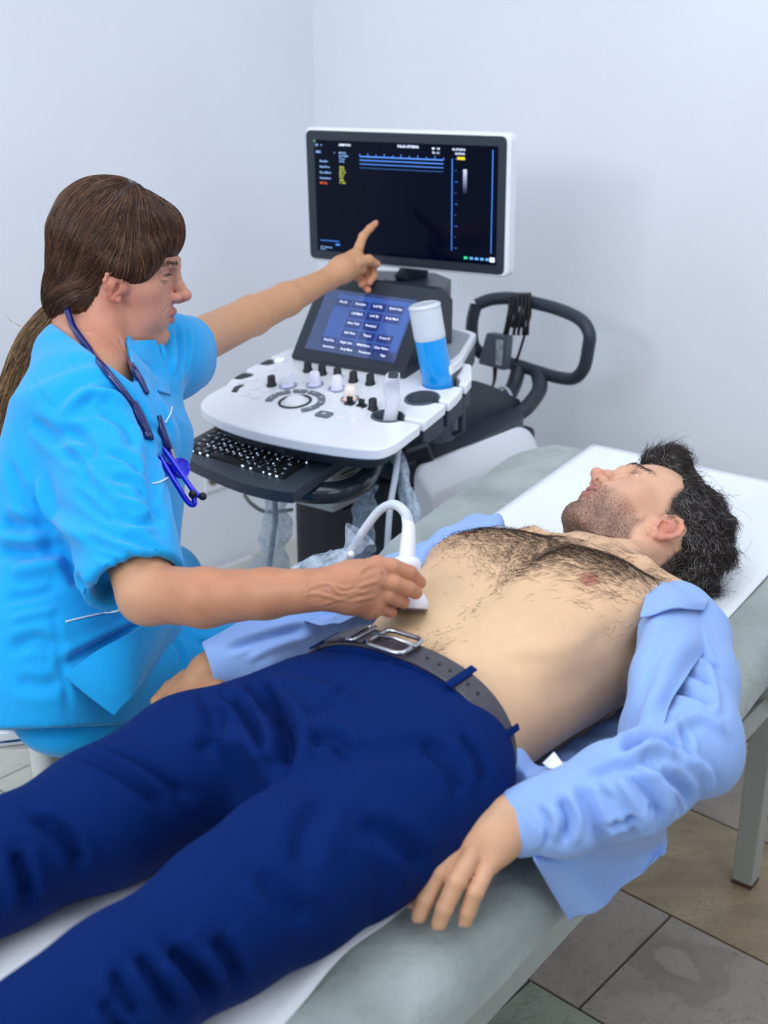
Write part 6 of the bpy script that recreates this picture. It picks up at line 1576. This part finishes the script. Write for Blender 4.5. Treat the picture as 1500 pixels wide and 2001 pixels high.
# hollow sleeve ends and the neck opening
fu.half(ON, dN, ON-.085, ON+.085, .002); fu.loft([ON-dN*.035, ON+dN*.03], [.052, .056], [.044, .049], e1_, e2_, .003, 's')
fu.half(OF, dF, OF-.08, OF+.08, .002); fu.loft([OF-dF*.035, OF+dF*.03], [.052, .056], [.045, .049], f1_, f2_, .003, 's')
vn = at_d(266, 745, 1.80)
nA, nB = at_d(112, 640, 1.80), at_d(264, 752, 1.79); nn_ = np.cross(nB-nA, unit(ray(190, 690))); nn_ = nn_ if nn_[2] > 0 else -nn_
fu.cap([at_d(284, 712, 1.87), at_d(320, 700, 1.95)], [.040, .055], .02)
nm_ = np.cross(unit(ray(264, 748)), unit(ray(246, 655))); nm_ = unit(nm_ if nm_[0] > 0 else -nm_); nn_ = unit(nn_)
fu._add([-.66, 1.46, .99], [-.34, 1.90, 1.30], lambda X: np.maximum(-((X[0]-nA[0])*nn_[0]+(X[1]-nA[1])*nn_[1]+(X[2]-nA[2])*nn_[2]), (X[0]-nB[0])*nm_[0]+(X[1]-nB[1])*nm_[1]+(X[2]-nB[2])*nm_[2]), 's', .003)
ub = np.array([-.78, 1.27, .56]); uh = np.array([-.18, 2.14, 1.20])
Vu, Qu = sculpt(fu, [(ub, uh, .0042)], 1); Nu = normals(Vu, Qu); tu = bvh(Vu, Qu)
Vu = crease(Vu, Nu, tu, [(a, b, c*1.35) for a, b, c in [
    ([(120, 820), (160, 775), (210, 770), (250, 800)], .010, -.006), ([(60, 820), (110, 850), (175, 850)], .009, .007), ([(120, 830), (170, 870), (180, 900)], .008, .006),
    ([(190, 800), (240, 830), (262, 880)], .008, .006), ([(210, 880), (255, 900), (272, 925)], .006, .006), ([(215, 930), (262, 945), (285, 975)], .006, .006), ([(225, 975), (270, 990), (300, 1010)], .006, -.005), ([(220, 1000), (262, 1020), (300, 1020)], .006, .007),
    ([(235, 1045), (275, 1060), (315, 1080)], .006, .005), ([(75, 930), (95, 980), (130, 1030), (180, 1060)], .010, -.008), ([(60, 970), (90, 1030), (110, 1100)], .010, .010), ([(115, 1040), (140, 1110), (170, 1165)], .009, .009),
    ([(0, 1020), (50, 1030), (110, 1020)], .010, .009), ([(0, 1075), (60, 1080), (120, 1065)], .010, .008), ([(20, 1120), (80, 1110), (130, 1100)], .010, -.006),
    ([(120, 1300), (200, 1260), (290, 1215)], .007, .010), ([(130, 1330), (200, 1290), (260, 1250)], .007, -.006), ([(210, 1275), (240, 1260), (260, 1270)], .007, .006), ([(20, 1270), (70, 1250), (110, 1270)], .009, .006), ([(30, 1330), (80, 1340), (120, 1330)], .009, .005),
    ([(105, 1195), (115, 1260), (125, 1320), (135, 1400)], .0055, .0022), ([(130, 690), (150, 720), (170, 770), (120, 800)], .003, .002), ([(285, 665), (310, 700), (300, 730)], .007, .006), ([(320, 650), (330, 690), (325, 730)], .006, .005), ([(295, 750), (320, 800), (335, 850)], .006, .003),
    ([(255, 760), (290, 860), (300, 960), (310, 1060)], .012, .006), ([(270, 830), (300, 840), (325, 850)], .006, .003), ([(55, 720), (80, 770), (110, 800)], .0025, .002),  ([(180, 790), (190, 900), (205, 1000), (255, 1120)], .0022, .0014),
    ([(150, 800), (200, 760), (240, 760)], .006, .004), ([(85, 850), (140, 890), (185, 950)], .008, .005), ([(130, 905), (190, 935), (245, 990)], .007, -.004), ([(150, 960), (205, 1010), (270, 1040)], .005, .004), ([(170, 1035), (230, 1065), (300, 1085)], .005, -.004), ([(185, 1080), (240, 1100), (310, 1095)], .004, .003),
    ([(15, 900), (40, 960), (60, 1010)], .008, .005), ([(10, 1170), (60, 1165), (110, 1150)], .007, .005), ([(20, 1210), (70, 1200), (115, 1190)], .006, -.004), ([(300, 880), (320, 930), (325, 1000)], .006, .003), ([(345, 640), (352, 690), (345, 740)], .005, .005), ([(370, 640), (372, 690), (360, 740)], .005, -.003)]])
TU = np_mesh('scrub_tunic', Vu, Qu, M_scrub, WO)
tu2 = bvh(Vu, Qu)
def on_tunic(pts, off=.001):
    out = []
    for p_ in spline(pts, 5):
        h = tu2.ray_cast(Vector(CAMP), Vector(ray(*p_)));
        if h[0] is not None: out.append(np.array(h[0])+np.array(h[1])*off*(1 if np.dot(h[1], ray(*p_)) < 0 else -1))
    return np.array(out)
for ln_ in ([(296, 946), (312, 943), (330, 930)], [(322, 826), (331, 812), (335, 795)], [(128, 1215), (170, 1205), (230, 1192), (280, 1180)]):
    q_ = on_tunic(ln_)
    if len(q_) > 2: MB().tube(q_, .0013, 6).build('pocket_piping', M_pipe, TU, angle=180)
# front flap of the tunic over the thigh with its side slit
rows_ = [[(126, 1322, 1.545), (190, 1272, 1.535), (250, 1240, 1.545), (300, 1215, 1.59), (330, 1225, 1.65)], [(158, 1347, 1.542), (208, 1306, 1.532), (258, 1276, 1.545), (296, 1258, 1.59), (318, 1262, 1.64)],
         [(190, 1372, 1.542), (226, 1344, 1.535), (258, 1322, 1.548), (284, 1303, 1.58), (300, 1300, 1.61)], [(223, 1398, 1.545), (238, 1382, 1.545), (252, 1366, 1.550), (266, 1350, 1.56), (278, 1336, 1.58)]]
G = patch([[at_d(*p_) for p_ in r_] for r_ in rows_], 34, 50, lambda u_, v_: .0015*np.sin(v_*9+u_*3))
MB().grid(G).build('tunic_flap', M_scrub, TU, solid=.0018, off=0, angle=180)
# ================================================================ stool
M_seat = mat('seat_white', 'e8ebf0', .25, coat=.4)
st_c = at_d(72, 1310, 1.86)*[1, 1, 0]
ST = thing('stool', 'white moulded stool with a metal strut under the seated woman', 'stool', st_c)
prof_ = [(.0, .548), (.11, .546), (.155, .553), (.182, .575), (.190, .600), (.182, .606), (.155, .585), (.11, .572), (0, .568)]
mb = MB().lathe(prof_[::-1], st_c, (0, 0, 1), 40)
mb.build('seat', M_seat, ST, angle=180)
bk = [[st_c+np.array([-.175*math.cos(a)*k, .175*math.sin(a)*k, z]) for a in np.linspace(-1.1, 1.1, 16)] for z, k in ((.58, 1.05), (.64, 1.16), (.69, 1.20), (.74, 1.18))]
MB().grid(np.array(bk)).build('low_back', M_seat, ST, solid=.012, off=0, angle=180)
post = at_d(80, 1475, 1.80)
MB().tube([st_c+[0, 0, .55], st_c+[0, 0, .12]], .028, 20).build('column', M_frame, ST)
for i in range(5):
    a = 6.28*i/5+.3; e_ = st_c+np.array([.27*math.cos(a), .27*math.sin(a), .07])
    k = MB().tube([st_c+[0, 0, .12], e_], [.022, .015], 10).build('base_leg', M_steel, ST)
    MB().tube([e_+[-.012, 0, -.035], e_+[.012, 0, -.035]], .028, 16).build('castor', M_blk, k)
pz = at_d(80, 1440, 1.62)
MB().lathe([(.0, 0), (.0165, 0), (.0175, .004), (.0185, .20), (0, .20)], at_d(78, 1440, 1.66), (0.02, .0, -1), 24).build('strut', M_prn, ST)
MB().lathe([(.008, -.01), (.009, .012), (0, .012)], at_d(77, 1436, 1.655), (0, 0, -1), 16).build('strut_bolt', M_blk, ST)
MB().tube([at_d(-60, 1462, 1.66), at_d(60, 1448, 1.66)], .005, 8).build('strut_arm', M_buck, ST)
# ================================================================ stethoscope
M_stub = mat('tube_navy', '0c1660', .28, coat=.5); M_stbl = mat('steth_blue', '1212d8', .22, coat=.6)
SG = thing('stethoscope', 'royal blue stethoscope hanging round the neck of the woman', 'stethoscope', at_d(300, 900, 1.7))
def ont(px, py, off=.006):
    hs = [h for h in (tr_.ray_cast(Vector(CAMP), Vector(ray(px, py))) for tr_ in (tu2, t5)) if h[0] is not None]
    if not hs: return None
    return np.array(min(hs, key=lambda h: h[3])[0])-unit(ray(px, py))*off
def tpath(pts, off=.006, dflt=1.70):
    out = []; last = dflt
    for (x, y, *t) in pts:
        if t: out.append(at_d(x, y, t[0])); last = t[0]
        else:
            q_ = ont(x, y, off)
            if q_ is None: out.append(at_d(x, y, last))
            else: out.append(q_); last = float((q_-CAMP) @ -BK)
    return spline(out, 5)
bodyt = t5
def onb(px, py, off=.005):
    h = t5.ray_cast(Vector(CAMP), Vector(ray(px, py))); return np.array(h[0])-unit(ray(px, py))*off if h[0] is not None else None
def pc_(px, py, off=.006):
    q_ = ont(px, py, off); return q_ if q_ is not None else at_d(px, py, 1.83)
Lc_ = [(247, 667), (251, 696), (258, 722), (266, 750)]; Rc_ = [(304, 664), (316, 700), (326, 735), (334, 772)]
Gc = [[pc_(a[0]+(b[0]-a[0])*t, a[1]+(b[1]-a[1])*t, .010 if t < .9 else .002) for t in (0, .33, .66, 1)] for a, b in zip(Lc_, Rc_)]
tm_ = np.median([float((q_-CAMP) @ -BK) for r_ in Gc for q_ in r_])
Gc = [[(q_ if abs(float((q_-CAMP) @ -BK)-tm_) < .06 else q_+(unit(q_-CAMP))*(tm_-float((q_-CAMP) @ -BK))) for q_ in r_] for r_ in Gc]
MB().grid(patch(Gc, 24, 24)).build('collar_front', M_scrub, TU, solid=.0015, off=0, angle=180)
q1_ = onb(150, 640); nk_ = float((q1_-CAMP) @ -BK) if q1_ is not None else 1.75
MB().tube(tpath([(131, 607, nk_+.02), (142, 636), (152, 652), (165, 670), (180, 690), (197, 712), (212, 730), (230, 752), (250, 778), (262, 795), (275, 825), (288, 845)]), .0052, 10).build('tubing', M_stub, SG, angle=180)
MB().tube(tpath([(252, 702), (262, 722), (275, 745), (288, 768)], .015), [.0030, .0052, .0056, .0030], 10).build('tubing', M_stub, SG, angle=180)
y0 = [(262, 785), (276, 812), (286, 838), (292, 856)]
MB().tube(tpath(y0), [.0050, .006, .007, .0075], 10, flat=.6).build('tubing', M_stub, SG, angle=180)
s0 = ont(312, 815)
MB().tube(tpath([(311, 812), (318, 845), (327, 870), (334, 880)], .007), [.0030, .0060, .0065, .0045], 10).build('tubing', M_stub, SG, angle=180)
def d_(px, py): q_ = ont(px, py, .010); return float((q_-CAMP) @ -BK) if q_ is not None else 1.66
t0 = 1.655
MB().tube(spline([at_d(286, 838, t0), at_d(291, 860, t0), at_d(300, 868, t0)], 4), .0026, 8).build('metal_arm', M_buck, SG)
MB().tube([at_d(302, 846, t0), at_d(313, 866, t0)], .0028, 10).build('metal_arm', M_buck, SG)
MB().tube(spline([at_d(312, 866, t0), at_d(340, 905, t0-.01), at_d(375, 955, t0-.02), at_d(386, 967, t0-.02), at_d(396, 970, t0-.02)], 5), .0038, 10).build('ear_tube', M_stbl, SG, angle=180)
MB().tube(spline([at_d(297, 862, t0), at_d(318, 902, t0-.01), at_d(350, 955, t0-.02), at_d(368, 982, t0-.02), at_d(379, 986, t0-.02), at_d(379, 975, t0-.02), at_d(376, 966, t0-.02)], 5), .0038, 10).build('ear_tube', M_stbl, SG, angle=180)
for a, b in ((396, 970), (376, 966)): MB().sphere(at_d(a, b, t0-.025), .0056).build('ear_tip', M_blk, SG, angle=180)
MB().tube([at_d(335, 878, t0+.0), at_d(342, 900, t0+.0)], .0030, 10).build('chest_stem', M_buck, SG)
cdir = unit(.75*RX+.12*UQ+.62*BK); cc = at_d(352, 915, t0)
MB().lathe([(.0, -.004), (.012, -.004), (.0150, -.001), (.0155, .003), (.0140, .005), (.012, .0035), (.0, .0045)], cc, cdir, 28).build('chest_piece', M_stbl, SG, angle=50)
MB().lathe([(0, -.016), (.010, -.015), (.014, -.009), (.006, -.003), (0, -.003)], cc-RX*.004, cdir, 24).build('bell', M_stbl, SG, angle=50)
# ================================================================ probe in her hand
PB0 = at_z(790, 1190, .887); PB1 = at_d(795, 1088, 1.415); pax = unit(PB1-PB0); pl_ = np.linalg.norm(PB1-PB0)
HPb = thing('ultrasound_probe', 'white round ultrasound probe pressed on the belly by the woman, its cable looping up', 'ultrasound probe', PB0)
MB().lathe([(.0, -.001), (.0262, 0), (.0282, .003), (.0282, .009), (.0240, .017), (.0155, .026), (.0140, pl_*.62), (.0172, pl_*.78), (.0178, pl_*.88), (.0150, pl_*.96), (.0115, pl_), (0, pl_)], PB0, pax, 32).build('housing', M_probe, HPb, angle=50)
MB().lathe([(.0, -.0025), (.0272, -.002), (.0280, .0005), (0, .0005)], PB0, pax, 32).build('contact_face', mat('probe_face', '5a4a48', .4), HPb)
cpts = [PB1-pax*.002, at_d(797, 1060, 1.42), at_d(798, 1030, 1.425), at_d(792, 1003, 1.43), at_d(770, 986, 1.44), at_d(743, 996, 1.45), at_d(715, 1030, 1.46), at_d(690, 1068, 1.47), at_d(668, 1100, 1.475), at_d(650, 1135, 1.48), at_d(640, 1160, 1.48)]
MB().tube(spline(cpts, 6), [.0082, .0068, .0054, .0052, .0052], 12).build('cable', M_cable, HPb, angle=180)
MB().tube(spline(cpts[:4], 5), [.0105, .0095, .0078, .0056], 14).build('strain_relief', M_probe, HPb, angle=180)
# ================================================================ plastic sleeves over the cables
def film(name):
    m = bpy.data.materials.new(name); m.use_nodes = True; nt = m.node_tree; N = nt.nodes; L = nt.links; b = N['Principled BSDF']
    b.inputs['Base Color'].default_value = (*lin('cfe2f5'), 1); b.inputs['Roughness'].default_value = .22
    tr_ = N.new('ShaderNodeBsdfTransparent'); mx = N.new('ShaderNodeMixShader'); nz = N.new('ShaderNodeTexNoise'); nz.inputs['Scale'].default_value = 45; nz.inputs['Detail'].default_value = 6; nz.inputs['Distortion'].default_value = 2
    mr = N.new('ShaderNodeMapRange'); mr.inputs['From Min'].default_value = .35; mr.inputs['From Max'].default_value = .75; mr.inputs['To Min'].default_value = .16; mr.inputs['To Max'].default_value = .72
    tc = N.new('ShaderNodeTexCoord'); L.new(tc.outputs['Object'], nz.inputs['Vector']); L.new(nz.outputs[0], mr.inputs[0]); L.new(mr.outputs[0], mx.inputs[0]); L.new(tr_.outputs[0], mx.inputs[1]); L.new(b.outputs[0], mx.inputs[2])
    L.new(mx.outputs[0], N['Material Output'].inputs['Surface']); return m
M_film = film('plastic_film')
def sleeve(name, label, pts, rad, seed, cable_r=.006, cable=True, cat='cable cover', flat=.55):
    P = spline(pts, 8); T_ = thing(name, label, cat, P[0]); r = np.random.default_rng(seed); n = 22; m = len(P)
    R = np.interp(np.linspace(0, 1, m), np.linspace(0, 1, len(rad)), rad)
    mb = MB().tube(P, R, n, cap=False, flat=flat, up=(0, 1, .1)); c = np.repeat(P, n, axis=0); f1 = fnoise(seed, 10, 60, 220)
    V_ = np.array(mb.v); k = 1+.30*f1(V_.T); mb.v = [tuple(v) for v in c+(V_-c)*k[:, None]]
    mb.build('plastic_film', M_film, T_, angle=180)
    if cable: MB().tube(P, cable_r, 10).build('cable', mat('cable_grey', '8d9aa6', .5), T_, angle=180)
    return T_
mw_ = lambda x, y, Y: mwor(cy(x, y, Y))
sleeve('cable_cover', 'clear plastic film sleeve arching right of the hanging white probe cable', [mw_(748, 884, .12), mw_(772, 888, .12), mw_(790, 930, .10), mw_(800, 990, .08), mw_(803, 1050, .06), mw_(795, 1130, .04), mw_(790, 1200, .04)], [.010, .018, .024, .026, .024, .026, .02], 3)
sleeve('cable_cover', 'clear plastic film sleeve hanging against the dark cabinet beside the arched cable', [mw_(722, 945, .12), mw_(712, 1000, .11), mw_(708, 1060, .10), mw_(703, 1120, .10), mw_(698, 1200, .10)], [.014, .023, .022, .024, .02], 4)
sleeve('cable_cover', 'crinkled plastic film sleeve hanging under the keyboard, left of the dark cabinet', [mw_(535, 960, .10), mw_(538, 1010, .12), mw_(532, 1060, .12), mw_(525, 1120, .12), mw_(520, 1220, .12)], [.018, .028, .030, .034, .03], 5)
# knotted bag on the cable in front
bg = thing('plastic_bag', 'knotted translucent plastic bag on the probe cable above the forearm of the woman', 'plastic bag', at_d(690, 1070, 1.465))
b1_ = spline([at_d(706, 1044, 1.465), at_d(692, 1062, 1.47), at_d(676, 1082, 1.475), at_d(660, 1100, 1.48), at_d(630, 1110, 1.485), at_d(595, 1118, 1.49), at_d(560, 1150, 1.49)], 8); n = 20
mb = MB().tube(b1_, np.interp(np.linspace(0, 1, len(b1_)), [0, .12, .3, .38, .5, .8, 1], [.020, .016, .007, .013, .020, .018, .014]), n, cap=False, flat=.7, up=(0, 1, .1)); V_ = np.array(mb.v); c = np.repeat(b1_, n, axis=0); f1q = fnoise(6, 10, 80, 260)
mb.v = [tuple(v) for v in c+(V_-c)*(1+.28*f1q(V_.T))[:, None]]; mb.build('film', M_film, bg, angle=180)
MB().sphere(at_d(686, 1083, 1.462), .0045).build('knot', M_probe, bg)
# floor cable by the wall
MB_c = MB().tube(spline([mw_(478, 968, .50), mw_(492, 985, .45), mw_(520, 1000, .45), mw_(570, 996, .42)], 6), .005, 8)
tag(MB_c.build('cable', mat('cable_olive', '4b5250', .6), None, angle=180), 'dark cable looping behind the plastic sleeve left of the cabinet', 'cable')
